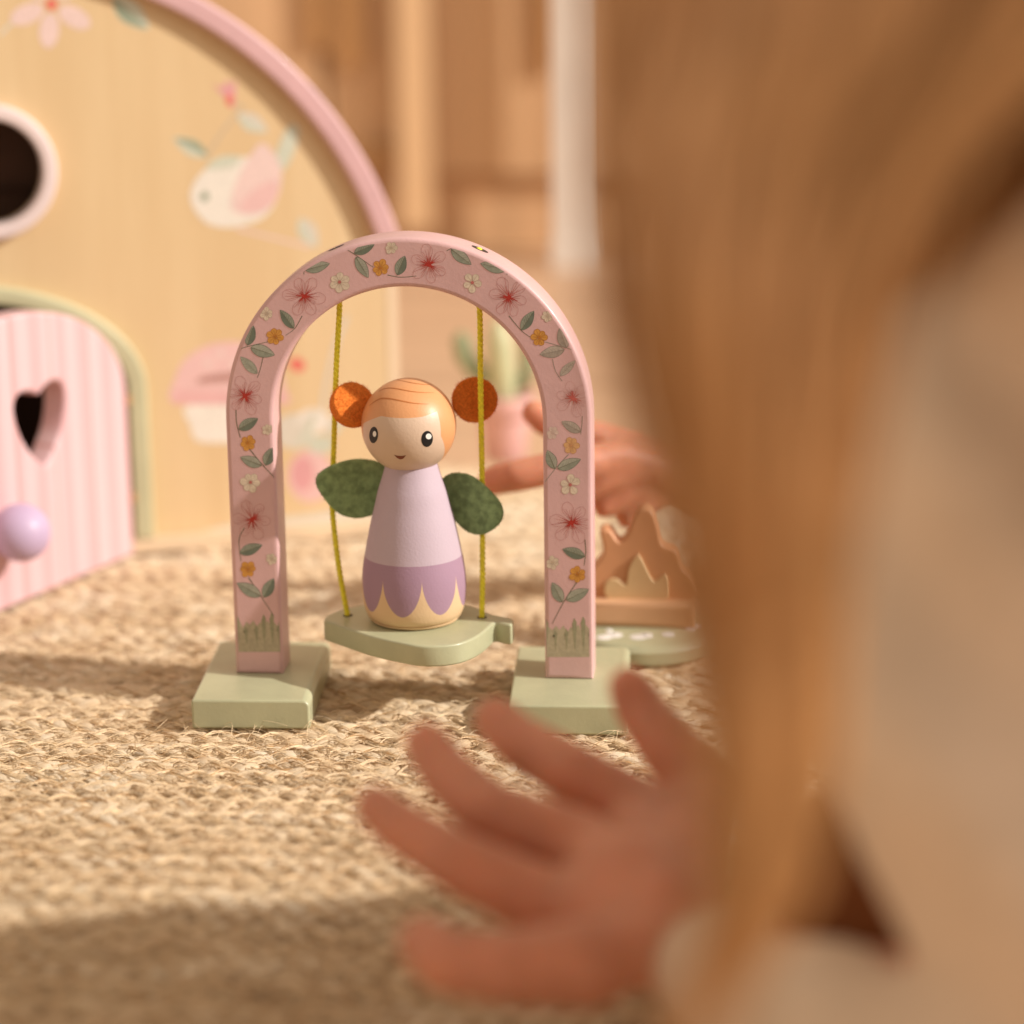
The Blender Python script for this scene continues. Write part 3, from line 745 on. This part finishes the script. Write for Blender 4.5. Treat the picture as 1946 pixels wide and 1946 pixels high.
plate('door_frame', [fo_+fi_], .9, .12, M_sagef, (HP+hn*.45, he, hz, hn), house, 3)
wr = [(CU+2.36*math.cos(a), 14.03+2.36*math.sin(a)) for a in np.linspace(0, 2*math.pi, 56, endpoint=False)]
wi = [(CU+1.84*math.cos(a), 14.03+1.84*math.sin(a)) for a in np.linspace(0, 2*math.pi, 56, endpoint=False)]
M_ring = mat('window_ring_paint', (.74, .62, .61), .45, .04, 60, .05, 500)
plate('window_frame', [wr, wi], .75, .12, M_ring, (HP+hn*.5, he, hz, hn), house, 3)
# near-black sheets added inside; the room's shade is put into their colour
M_in = mat('inside_shade_paint', (.05, .022, .012), .9, .1, 50, 0)
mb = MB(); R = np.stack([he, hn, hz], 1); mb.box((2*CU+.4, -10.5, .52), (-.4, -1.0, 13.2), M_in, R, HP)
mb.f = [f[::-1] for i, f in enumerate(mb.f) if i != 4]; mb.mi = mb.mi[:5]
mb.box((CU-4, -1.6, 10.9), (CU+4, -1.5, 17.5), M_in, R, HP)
mb.build('inside_shade', house)
# door
Hh = np.array([-12.18, 15.11, 0.0]); de = np.array([-.375, -.927, 0]); de /= np.linalg.norm(de); dn_ = np.array([.927, -.375, 0]); dn_ /= np.linalg.norm(dn_)
def door_paint():
    m = bpy.data.materials.new('door_pink_stripes'); nt, b = nodes_of(m); e = Ex(nt); co, X = e.xyz()
    s_ = e.m('ADD', e.m('MULTIPLY', X[0], -de[0]), e.m('MULTIPLY', X[1], -de[1]))
    f = e.m('SINE', e.m('ADD', e.m('MULTIPLY', s_, 2*math.pi/.0125), e.m('MULTIPLY', e.noise(co, 60, 2, .5, (1, 1, .02)), 6.0)))
    c = e.mix(e.step(f, -.4, .9), (.69, .475, .50), (.65, .395, .415))
    g1 = e.m('PINGPONG', s_, .0105); c = e.mix(e.step(g1, .0006, .0002), c, (.55, .28, .27))
    nt.links.new(c, b.inputs['Base Color']); b.inputs['Roughness'].default_value = .42; return m
M_door = door_paint()
ddo = [(0.02, .06)]+[(6.32+6.3*-math.cos(a), 6.03+3.88*math.sin(a)) for a in np.linspace(0, math.pi, 44)]+[(12.6, .06)]
def on_plane(px, py, P, e1, n1):
    d = ray(px, py); t = ((P-CAM)@n1)/(d@n1); v = CAM+d*t-P; return (v@e1, v[2])
heart = [on_plane(x/2.842, 520+y/2.842, Hh, de, dn_) for x, y in ((78, 740), (90, 675), (120, 645), (155, 637), (190, 645), (213, 655), (240, 615), (290, 580), (330, 590), (350, 640), (352, 720), (335, 830), (300, 930), (250, 1032), (200, 1000), (150, 940), (105, 850))]
heart = [tuple(p) for p in spline(heart, 3)]
door = plate('door', [ddo, heart], .95, .12, M_door, (Hh, de, hz, dn_), house, 3)
# leaf swings out: frame uses de as x so its local normal points at the viewer
M_lil = mat('lilac_paint', (.52, .40, .58), .5, .04, 60, .05, 500, coat=.08)
kc = Hh+de*6.45+dn_*1.0+hz*2.5
q = on_plane(40, 1012, Hh+dn_*1.0, de, dn_)
kc = Hh+dn_*1.0+de*q[0]+hz*q[1]
kb = MB(); kb.ball(kc, .98, M_lil, 40, 24); kb.build('knob', door)
ks = MB(); ks.tube([kc-dn_*.2, kc-dn_*1.02], [.35, .42], M_lil, 20); ks.build('knob_stem', door)
for z in (2.0, 5.6):
    hgm = MB(); hgm.tube([Hh+dn_*.02-de*.02+hz*z, Hh+dn_*.02-de*.02+hz*(z+.35)], .10, M_cabd, 10); hgm.build('hinge', house)
# printed pictures on the house front
HPR = dict(pm=flat('hp_pink_mid', (.695, .41, .40)), w=flat('hp_white', (.75, .70, .62)), p=flat('hp_pink', (.72, .47, .45)), pk=flat('hp_rose', (.66, .33, .34)), r=flat('hp_red', (.70, .17, .13)), g=flat('hp_green', (.27, .32, .23)), pg=flat('hp_pale_green', (.56, .58, .47)), s=flat('hp_stem', (.52, .42, .30)), br=flat('hp_brown', (.42, .22, .19)), gy=flat('hp_grey', (.62, .57, .48)), pp=flat('hp_pale_pink', (.74, .56, .52)))
hp = MB()
HL = [0.0]
def hdec(pts, m, lay, sm=True):
    HL[0] = (HL[0]+.00011) % .0018
    if sm: pts = spline([np.array(p, float) for p in pts], 4)
    P = []
    for p in pts:
        d = ray(p[0], p[1]); t = ((HP-CAM)@hn)/(d@hn); P.append(CAM+d*t+hn*(.004+.002*lay+HL[0]))
    c = np.mean(P, 0); k = len(P); hp.add(P+[c], [(i, (i+1) % k, k) for i in range(k)], m)
def hell(cx, cy, a, b_, m, lay, rot=0):
    hdec([(cx+a*math.cos(q)*math.cos(rot)-b_*math.sin(q)*math.sin(rot), cy+a*math.cos(q)*math.sin(rot)+b_*math.sin(q)*math.cos(rot)) for q in np.linspace(0, 2*math.pi, 22, endpoint=False)], m, lay, False)
def hleaf(a, b_, w, m1, m2, lay):
    a, b_ = np.array(a, float), np.array(b_, float); d = b_-a; n = np.array([-d[1], d[0]])/np.hypot(*d)
    hdec([a, a+d*.3+n*w*.45, a+d*.6+n*w*.45, b_, a+d*.6-n*w*.45, a+d*.3-n*w*.45], m2, lay)
    hdec([a, a+d*.3+n*w*.42, a+d*.6+n*w*.40, b_-d*.04, a+d*.5], m1, lay+1)
def hline(pts, w, m, lay=0):
    Q = np.array(spline([np.array(p, float) for p in pts], 5, False)); T = np.gradient(Q, axis=0); T /= np.linalg.norm(T, axis=1)[:, None]; N = np.stack([-T[:, 1], T[:, 0]], 1)*w/2
    P = []
    for p in np.concatenate([Q+N, Q-N]):
        d = ray(p[0], p[1]); t = ((HP-CAM)@hn)/(d@hn); P.append(CAM+d*t+hn*(.004+.002*lay+HL[0]))
    k = len(Q); hp.add(P, [(i, i+1, k+i+1, k+i) for i in range(k-1)], m)
def hdone(name):
    global hp
    o = hp.build(name, house, None, False); hp = MB(); return o
hline([(392, 300), (415, 262), (445, 222), (462, 205), (435, 195)], 5, HPR['s']); hline([(478, 330), (500, 312), (520, 296)], 6, HPR['pg'])
hleaf((395, 297), (330, 262), 30, HPR['g'], HPR['pg'], 1); hleaf((452, 218), (508, 250), 34, HPR['pg'], HPR['gy'], 1)
hdec([(442, 205), (425, 182), (405, 162), (422, 166), (432, 152), (440, 164), (448, 152), (447, 180)], HPR['pk'], 1); hell(436, 190, 7, 12, HPR['r'], 2)
hdone('printed_twig')
hdec([(362, 380), (370, 345), (395, 318), (430, 300), (465, 298), (500, 300), (525, 330), (528, 370), (505, 410), (465, 428), (420, 432), (385, 418)], HPR['w'], 3)
hdec([(390, 320), (412, 300), (440, 295), (458, 302), (440, 318), (412, 322)], HPR['pg'], 4)
hdec([(438, 395), (446, 352), (462, 318), (485, 282), (500, 272), (520, 290), (534, 318), (534, 350), (522, 384), (495, 405), (462, 408)], HPR['pp'], 5)
hdec([(455, 398), (470, 372), (500, 350), (528, 345), (520, 384), (490, 404)], HPR['p'], 6)
hdec([(518, 318), (528, 282), (542, 250), (556, 236), (568, 248), (560, 285), (540, 322)], HPR['pg'], 3); hell(389, 373, 8, 9, HPR['g'], 7)
hdone('printed_bird')
hleaf((570, 415), (602, 470), 36, HPR['pg'], HPR['gy'], 1); hline([(450, 435), (520, 452), (590, 470)], 5, HPR['pp'])
hdone('printed_twig')
for a in (95, 30, 158, 225, 315): hell(98+50*math.cos(rad(a)), 8+50*math.sin(rad(a)), 34, 19, HPR['pp'], 1, rad(a))
hell(98, 8, 11, 11, HPR['r'], 3); hline([(40, 30), (18, 48), (0, 66)], 6, HPR['gy'])
hdone('printed_flower')
hleaf((215, -5), (282, 55), 44, HPR['g'], HPR['pg'], 1)
hdone('printed_leaf')
hdec([(328, 765), (332, 720), (350, 685), (385, 660), (425, 650), (480, 655), (525, 690), (545, 745), (545, 766), (440, 768)], HPR['p'], 1)
hdec([(328, 768), (332, 742), (440, 745), (545, 742), (545, 768), (440, 770)], HPR['pm'], 2, False)
hdec([(376, 728), (385, 716), (440, 708), (500, 708), (500, 722), (440, 724)], HPR['br'], 3)
for x, y in ((395, 690), (420, 672), (445, 690), (470, 675)): hell(x, y, 9, 8, HPR['pp'], 3)
hdec([(358, 770), (362, 810), (375, 838), (430, 842), (490, 838), (505, 800), (508, 770)], HPR['w'], 1)
hdone('printed_mushroom')
hell(565, 693, 16, 13, HPR['r'], 1, .5); hline([(612, 800), (618, 740), (640, 650), (660, 600)], 8, HPR['gy'])
hell(590, 905, 44, 50, HPR['p'], 1); hell(575, 900, 22, 34, HPR['pk'], 2); hell(560, 820, 40, 34, HPR['gy'], 1); hell(595, 800, 32, 24, HPR['w'], 2); hell(610, 845, 26, 18, HPR['pg'], 2)
hleaf((560, 850), (600, 780), 30, HPR['pg'], HPR['gy'], 3); hleaf((625, 830), (650, 780), 26, HPR['pg'], HPR['gy'], 3)
hdone('printed_flower')
hdec([(300, 1046), (345, 1020), (420, 1000), (520, 985), (600, 975), (720, 955), (722, 1000), (600, 1010), (480, 1025), (380, 1040)], HPR['gy'], 1, False)
hdone('printed_grass')

# ------------------------------------------------------------------ toy campfire
cf = at_z(1225, 1232, 0); cf = np.array([cf[0], cf[1]+.4, 0])
fire = thing('toy_campfire', cf, 'wooden toy campfire with a flame cut out on a log over a round sage base', 'toy')
M_flame = mat('flame_paint', (.66, .33, .17), .45, .06, 60, .05, 500); M_flamein = mat('flame_inner_paint', (.70, .50, .27), .45, .06, 60, .05, 500)
M_log = mat('peach_log', (.68, .40, .225), .45, .06, 60, .05, 500)
bb = MB(); bb.lathe([(2.35, .02), (2.5, .12), (2.52, .5), (2.4, .66), (2.3, .7)], cf, M_sage, 56); bb.build('base', fire)
bb = MB()
for k in range(11):
    q = random.uniform(0, 6.28); r_ = random.uniform(1.2, 2.1); c = cf+np.array([r_*math.cos(q)*.95, -abs(r_*math.sin(q)), .705])
    bb.lathe([(random.uniform(.13, .3), c[2]), (.1, c[2]+.03)], c, M_white, 12)
bb.build('white_spot', fire)
FYc = cf[1]
def fpx(x, y): p = at_y(x, y, FYc-.45); return (p[0], p[2])
lx0 = fpx(1128, 1200)[0]; lx1 = fpx(1325, 1200)[0]; lz1 = fpx(1225, 1146)[1]
plate('log', [[(lx0-.2, .7), (lx1, .7), (lx1, lz1), (lx0-.2, lz1)]], 1.3, .18, M_log, ((0, FYc-.45, 0), (1, 0, 0), (0, 0, 1), (0, -1, 0)), fire, 4)
flp = [(1120, 1142), (1118, 1090), (1142, 1060), (1146, 1038), (1140, 1010), (1160, 1008), (1178, 1030), (1196, 1012), (1206, 985), (1222, 968), (1242, 972), (1254, 1005), (1262, 1035), (1290, 1048), (1300, 1080), (1318, 1098), (1312, 1142)]
def flat_px(pl, Y): return [(at_y(*p, Y)[0], at_y(*p, Y)[2]) for p in pl]
fo2 = [tuple(p) for p in spline(flat_px(flp, FYc+.1), 3)]
plate('flame', [fo2[::-1]], .8, .1, M_flame, ((0, FYc+.1, 0), (1, 0, 0), (0, 0, 1), (0, -1, 0)), fire, 3)
fin = [(1160, 1142), (1150, 1110), (1170, 1100), (1190, 1112), (1196, 1080), (1215, 1055), (1232, 1085), (1246, 1105), (1268, 1092), (1274, 1120), (1262, 1142)]
fi2 = [tuple(p) for p in spline(flat_px(fin, FYc-.05), 3)]
plate('inner_flame', [fi2[::-1]], .16, .04, M_flamein, ((0, FYc-.02, 0), (1, 0, 0), (0, 0, 1), (0, -1, 0)), fire, 2)

# ------------------------------------------------------------------ toy cactus
cg = at_z(962, 868, 0) + np.array([0, -.4, 0]); k = 108/FPX
cac = thing('toy_cactus', (cg[0], cg[1], 0), 'green toy cactus with two arms in a pink pot behind the swing', 'toy cactus')
M_pot = mat('pot_pink', (.72, .42, .40), .45, .05, 60, .05, 500)
M_c1 = mat('cactus_pale', (.50, .50, .30), .5, .08, 60, .05, 500); M_c2 = mat('cactus_green', (.26, .30, .17), .5, .1, 60, .05, 500)
pb = MB(); pb.lathe([(.78, .02), (.85, .1), (1.05, 1.9), (1.22, 1.95), (1.25, 2.0), (1.27, 2.65), (1.22, 2.72), (1.05, 2.72), (1.0, 2.4)], cg, M_pot, 48); pb.build('pot', cac)
cb = MB(); c0 = np.array([cg[0], cg[1], 0]); cb.tube([c0+(0, 0, 2.3), c0+(-.05, 0, 3.5), c0+(-.15, 0, 4.8), c0+(-.2, 0, 5.5), c0+(-.22, 0, 5.85)], [.52, .58, .55, .42, .12], M_c1, 18); cb.build('stalk', cac)
cb = MB(); cb.tube([c0+(-.3, .1, 3.3), c0+(-1.1, .1, 3.6), c0+(-1.6, .1, 4.3), c0+(-1.75, .1, 5.0), c0+(-1.8, .1, 5.3)], [.36, .40, .44, .38, .1], M_c2, 16); cb.build('arm', cac)
cb = MB(); cb.tube([c0+(.2, .1, 3.0), c0+(.8, .1, 3.3), c0+(1.0, .1, 4.0), c0+(1.02, .1, 4.9), c0+(1.02, .1, 5.2)], [.32, .34, .36, .32, .1], M_c2, 16); cb.build('arm', cac)

# ------------------------------------------------------------------ child
person = thing('person', (34, -30, FZ), 'child in an oatmeal top with long loose hair, reaching both hands toward the toys', 'person')
A = lambda x, y, d: at(x, y, d)
B = MB(); sk = M_skin
def limb(pts, rs, mb=None, m=None):
    for i in range(len(pts)-1): capsule(mb or B, pts[i], pts[i+1], rs[i], rs[i+1], m or sk)
# near (right) hand: four fingers, thumb, palm, forearm
AH = lambda x, y, d: at(x, y, d+4.0)
wristR = AH(1330, 1835, 49); elbR = A(2010, 2050, 45)
kI, kM, kR, kL = AH(1030, 1715, 50.5), AH(1105, 1610, 52), AH(1215, 1545, 53.5), AH(1330, 1500, 54.5)
limb([AH(716, 1535, 51.5), AH(770, 1578, 51), AH(862, 1635, 50.5), kI], [.52, .60, .68, .80])
limb([AH(812, 1415, 53.5), AH(848, 1470, 53), AH(930, 1545, 52), kM], [.54, .62, .70, .82])
limb([AH(943, 1368, 55), AH(985, 1410, 54.5), AH(1090, 1470, 53.5), kR], [.54, .62, .70, .80])
limb([AH(1195, 1305, 55.5), AH(1215, 1350, 55.5), AH(1265, 1420, 55), kL], [.50, .58, .65, .74])
limb([AH(806, 1792, 48.5), AH(850, 1826, 48), AH(960, 1840, 48), AH(1120, 1830, 48.5)], [.58, .68, .76, .95])
palmc = AH(1190, 1700, 50.5)
for kk, r_ in ((kI, .62), (kM, .66), (kR, .64), (kL, .58)):
    capsule(B, kk, AH(1245, 1740, 49.8), r_*1.1, 1.15, sk)
capsule(B, palmc, wristR, 1.35, 1.1, sk); capsule(B, AH(1120, 1830, 48.5), AH(1240, 1790, 49.2), .75, .9, sk)
limb([wristR, A(1650, 1950, 49.5), elbR], [1.02, 1.5, 1.9])
shR = np.array([16.8, -29.5, 19.0]); limb([elbR, A(1930, 1300, 46.3), shR], [1.8, 1.9, 2.2])
# far (left) hand pinching behind the swing
wL = A(1430, 975, 90); elL = np.array([25, 11.5, 7.0]); shL = np.array([36, -14, 11.0])
limb([A(936, 914, 86.5), A(985, 903, 86), A(1060, 888, 86), A(1180, 868, 87)], [.50, .56, .56, .64])
limb([A(1015, 785, 88), A(1035, 800, 88), A(1110, 822, 88), A(1215, 858, 88.5)], [.46, .52, .54, .72])
limb([A(1110, 930, 87), A(1150, 908, 87), A(1240, 888, 87.5)], [.46, .52, .6])
limb([A(1150, 962, 87.5), A(1190, 935, 87.5), A(1255, 905, 88)], [.44, .50, .58])
limb([A(1195, 985, 88), A(1230, 958, 88), A(1275, 925, 88.5)], [.40, .46, .54])
for p in (A(1180, 868, 87), A(1215, 858, 88.5), A(1240, 888, 87.5), A(1275, 925, 88.5)): capsule(B, p, A(1320, 912, 89), .64, .98, sk)
limb([A(1320, 912, 89), wL, elL, shL], [1.08, .98, 1.8, 2.3])
# trunk, neck, head, legs
pel = np.array([38, -34, 5.5]); chest = np.array([27.5, -26, 14.5])
neck0 = np.array([24.2, -27.5, 20.0]); hc = np.array([17.6, -29.5, 32.5])
limb([pel, np.array([33, -31, 10]), chest], [8.0, 7.6, 7.4]); limb([shR, chest+np.array([0, 0, 2]), shL], [2.9, 5.4, 2.9]); limb([np.array([24.5, -31, 18.5]), np.array([33, -33, 15])], [4.6, 6.0])  # last limb: upper-back bulk added to block sun on the sleeve
limb([neck0, hc+np.array([1.5, 1.8, -5])], [3.2, 3.0])
B.ball(hc, (7.4, 7.8, 8.4), sk, 28, 20)
fd = np.array([-.62, .60, -.50]); fd /= np.linalg.norm(fd); fs_ = np.cross(fd, [0, 0, 1]); fs_ /= np.linalg.norm(fs_); fu = np.cross(fs_, fd)
B.ball(hc+fd*3.6-fu*3.2, (4.9, 4.9, 4.9), sk, 20, 14)
capsule(B, hc+fd*7.6+fu*.2, hc+fd*8.8-fu*1.1, .55, .8, sk)
capsule(B, hc+fd*7.4-fu*3.6+fs_*1.2, hc+fd*7.4-fu*3.6-fs_*1.2, .55, .55, sk)
for s_ in (1, -1):
    B.ball(hc+fs_*7.5*s_-fu*.6-fd*.5, (1.0, 1.2, 1.7), sk, 12, 8)
kneeR = np.array([22.5, -40, 4.6]); ankR = np.array([33, -47, 2.0]); kneeL = np.array([30, -19, 4.6]); ankL = np.array([41, -16, 2.0])
limb([pel+np.array([-1, -4, -1]), kneeR, ankR], [5.0, 3.8, 2.3]); limb([pel+np.array([-1, 4, -1]), kneeL, ankL], [5.0, 3.8, 2.3])
limb([ankR, ankR+np.array([-4.5, -6, -.6])], [1.9, 1.6]); limb([ankL, ankL+np.array([-4.5, 6, -.6])], [1.9, 1.6])
body = fuse(B, 'body', person, .16, 5)
# eyes on the face
for s_ in (1, -1):
    eb = MB(); eb.ball(hc+fd*6.9+fu*.5+fs_*2.5*s_, .9, M_white, 16, 10); eb.ball(hc+fd*7.45+fu*.45+fs_*2.5*s_, .48, M_black, 12, 8); eb.build('eye', body)
# shirt
T_ = MB()
limb([pel+np.array([-1, 1, 2]), np.array([33, -31, 10.5]), chest], [8.8, 8.3, 8.0], T_, M_shirt); limb([shR, chest+np.array([0, 0, 1.6]), shL], [3.5, 5.9, 3.5], T_, M_shirt); limb([np.array([24.5, -31.5, 18.5]), np.array([33, -33.5, 15.5])], [5.2, 6.8], T_, M_shirt)  # last limb: matching shirt bulk, added as a sun blocker
limb([shR, A(1925, 700, 47.2), A(1885, 1180, 46.6), A(1915, 1470, 45.8), A(2160, 1920, 44.6)], [3.3, 3.15, 3.15, 3.05, 2.9], T_, M_shirt)
limb([A(2140, 1920, 44.6), A(1830, 2070, 46.6), A(1500, 1960, 50.6), A(1375, 1880, 52.6)], [2.9, 2.3, 1.7, 1.5], T_, M_shirt)
limb([shL, elL, wL+(elL-wL)*.25], [3.4, 2.5, 1.5], T_, M_shirt)
shirt = fuse(T_, 'shirt', person, .24, 5)
gg = np.random.default_rng(2)
# soft folds in the jersey
me = shirt.data; n = len(me.vertices); Vv = np.empty(n*3); me.vertices.foreach_get('co', Vv); Vv = Vv.reshape(-1, 3); Nn = np.empty(n*3); me.vertices.foreach_get('normal', Nn); Nn = Nn.reshape(-1, 3)
q_ = (Vv/S)@np.array([.55, .35, .9]); fold = .16*np.sin(q_*1.25+2*np.sin((Vv[:, 0]/S)*.35))+.09*np.sin((Vv/S)@np.array([1.2, -.8, 1.5]))
me.vertices.foreach_set('co', (Vv+Nn*fold[:, None]*S).ravel()); me.update()
L_ = MB()
limb([pel+np.array([-1, -4, -1]), kneeR, ankR+(kneeR-ankR)*.12], [6.4, 4.6, 3.0], L_, M_trouser); limb([pel+np.array([-1, 4, -1]), kneeL, ankL+(kneeL-ankL)*.12], [6.4, 4.6, 3.0], L_, M_trouser); capsule(L_, pel+np.array([0, -4, 0]), pel+np.array([0, 4, 0]), 8.3, 8.3, M_trouser)
limb([A(1690, 1720, 50.5)+np.array([.6, 1.5, -.4]), pel], [2.7, 7], L_, M_trouser)  # added bulge that fills the gap at the elbow with painted shade
fuse(L_, 'trousers', person, .3, 4)
# hair: long locks that fall in front of the shoulder
def hair_mat(name, c0, c1):
    m = bpy.data.materials.new(name); nt, b = nodes_of(m); e = Ex(nt)
    co, X = e.xyz(); f = e.noise(co, 240, 3, .6, (1, 1, .12))
    c = e.mix(e.step(f, .35, .68), c0, c1)
    nt.links.new(c, b.inputs['Base Color']); b.inputs['Roughness'].default_value = .6; b.inputs['Specular IOR Level'].default_value = .25
    tr = nt.nodes.new('ShaderNodeBsdfTranslucent'); nt.links.new(c, tr.inputs[0]); mx_ = nt.nodes.new('ShaderNodeMixShader'); mx_.inputs[0].default_value = .35
    outp = nt.nodes['Material Output']; nt.links.new(b.outputs[0], mx_.inputs[1]); nt.links.new(tr.outputs[0], mx_.inputs[2]); nt.links.new(mx_.outputs[0], outp.inputs[0]); return m
M_hair = hair_mat('hair_golden_brown', (.46, .225, .078), (.62, .335, .135))
hm = MB()
left = [(1040, -500), (1095, 0), (1105, 300), (1130, 560), (1215, 900), (1285, 1200), (1350, 1500), (1360, 1720), (1280, 2060)]
right = [(2300, -500), (2120, 0), (1880, 240), (1730, 480), (1650, 760), (1610, 960), (1585, 1200), (1560, 1500), (1510, 1720), (1430, 2020)]
Lp = np.array(spline([np.array(p, float) for p in left], 6, False)); Rp = np.array(spline([np.array(p, float) for p in right], 6, False))
K = len(Lp)
for i in range(2200):
    s0 = gg.random()**.5; dep = 31.5+gg.normal(0, 1.0)+4.5*s0; end = K if gg.random() < .6 else int(K*gg.uniform(.5, 1)); ph, am = gg.uniform(0, 6.28), gg.uniform(4, 22)
    pts = []; ds = gg.normal(0, .10)
    for j in range(0, end, 3):
        t = j/(K-1); s1 = min(1.02, max(-.10, s0+ds*t))
        p = Lp[j]*(1-s1)+Rp[j]*s1
        pts.append(at(p[0]+am*math.sin(ph+t*7), p[1], dep-1.2*math.sin(t*3.0)))
    if len(pts) < 4: continue
    sc_ = hc+np.array([gg.uniform(-4.5, 3.5), gg.uniform(-6.8, -4.0), gg.uniform(4.0, 6.5)]); v_ = sc_-hc; sc_ = hc+v_/np.linalg.norm(v_)*8.9
    b_ = pts[0]*.5+sc_*.5; v_ = b_-hc; b_ = hc+v_/np.linalg.norm(v_)*max(9.4, np.linalg.norm(v_))
    pts = spline([sc_, b_]+pts, 2, False)
    w = gg.uniform(.022, .05)
    hm.tube(pts, [w]*(len(pts)-1)+[w*.3], M_hair, 4)
# under layer that hangs behind the front lock, against the neck
for i in range(1300):
    u_ = gg.random(); pts = []; q = gg.uniform(0, 6.28); dd = 44.0+gg.normal(0, .7)
    for t in np.linspace(0, 1, 8):
        y_ = -260+t*(gg.uniform(.97, 1.03)*(820-330*u_)); x_ = 1600+u_*640+t*(90-170*u_)
        pts.append(at(x_+10*math.sin(q+5*t), y_, dd))
    hm.tube(pts, gg.uniform(.03, .06), M_hair, 4)
# hair over the skull and down the back
for i in range(2200):
    q = gg.uniform(0, 2*math.pi); tilt = gg.uniform(.05, 1.0)
    pts = []; top_ = hc-fd*1.5
    dirn = np.array([math.cos(q), math.sin(q), 0])
    fr_ = dirn@np.array([fd[0], fd[1], 0])/.86
    front_ = fr_ > .62
    Ld = 3 if front_ else gg.uniform(9, 16) if dirn[0] > .45 else gg.uniform(5, 11) if fr_ < .1 else gg.uniform(2, 8)  # strands out of view on the right are lengthened to block the sun
    for t in np.linspace(tilt*.2, .5 if front_ else 1.0, 11):
        th = t*2.2; over = max(0, th-1.57)/.63
        p = top_+dirn*(8.5+.5*gg.random())*math.sin(min(th, 1.57))+np.array([0, 0, 9.2*math.cos(min(th, 1.57))-over*Ld])
        pts.append(p)
    hm.tube(pts, gg.uniform(.05, .11), M_hair, 4, False)
hm.build('hair', person)
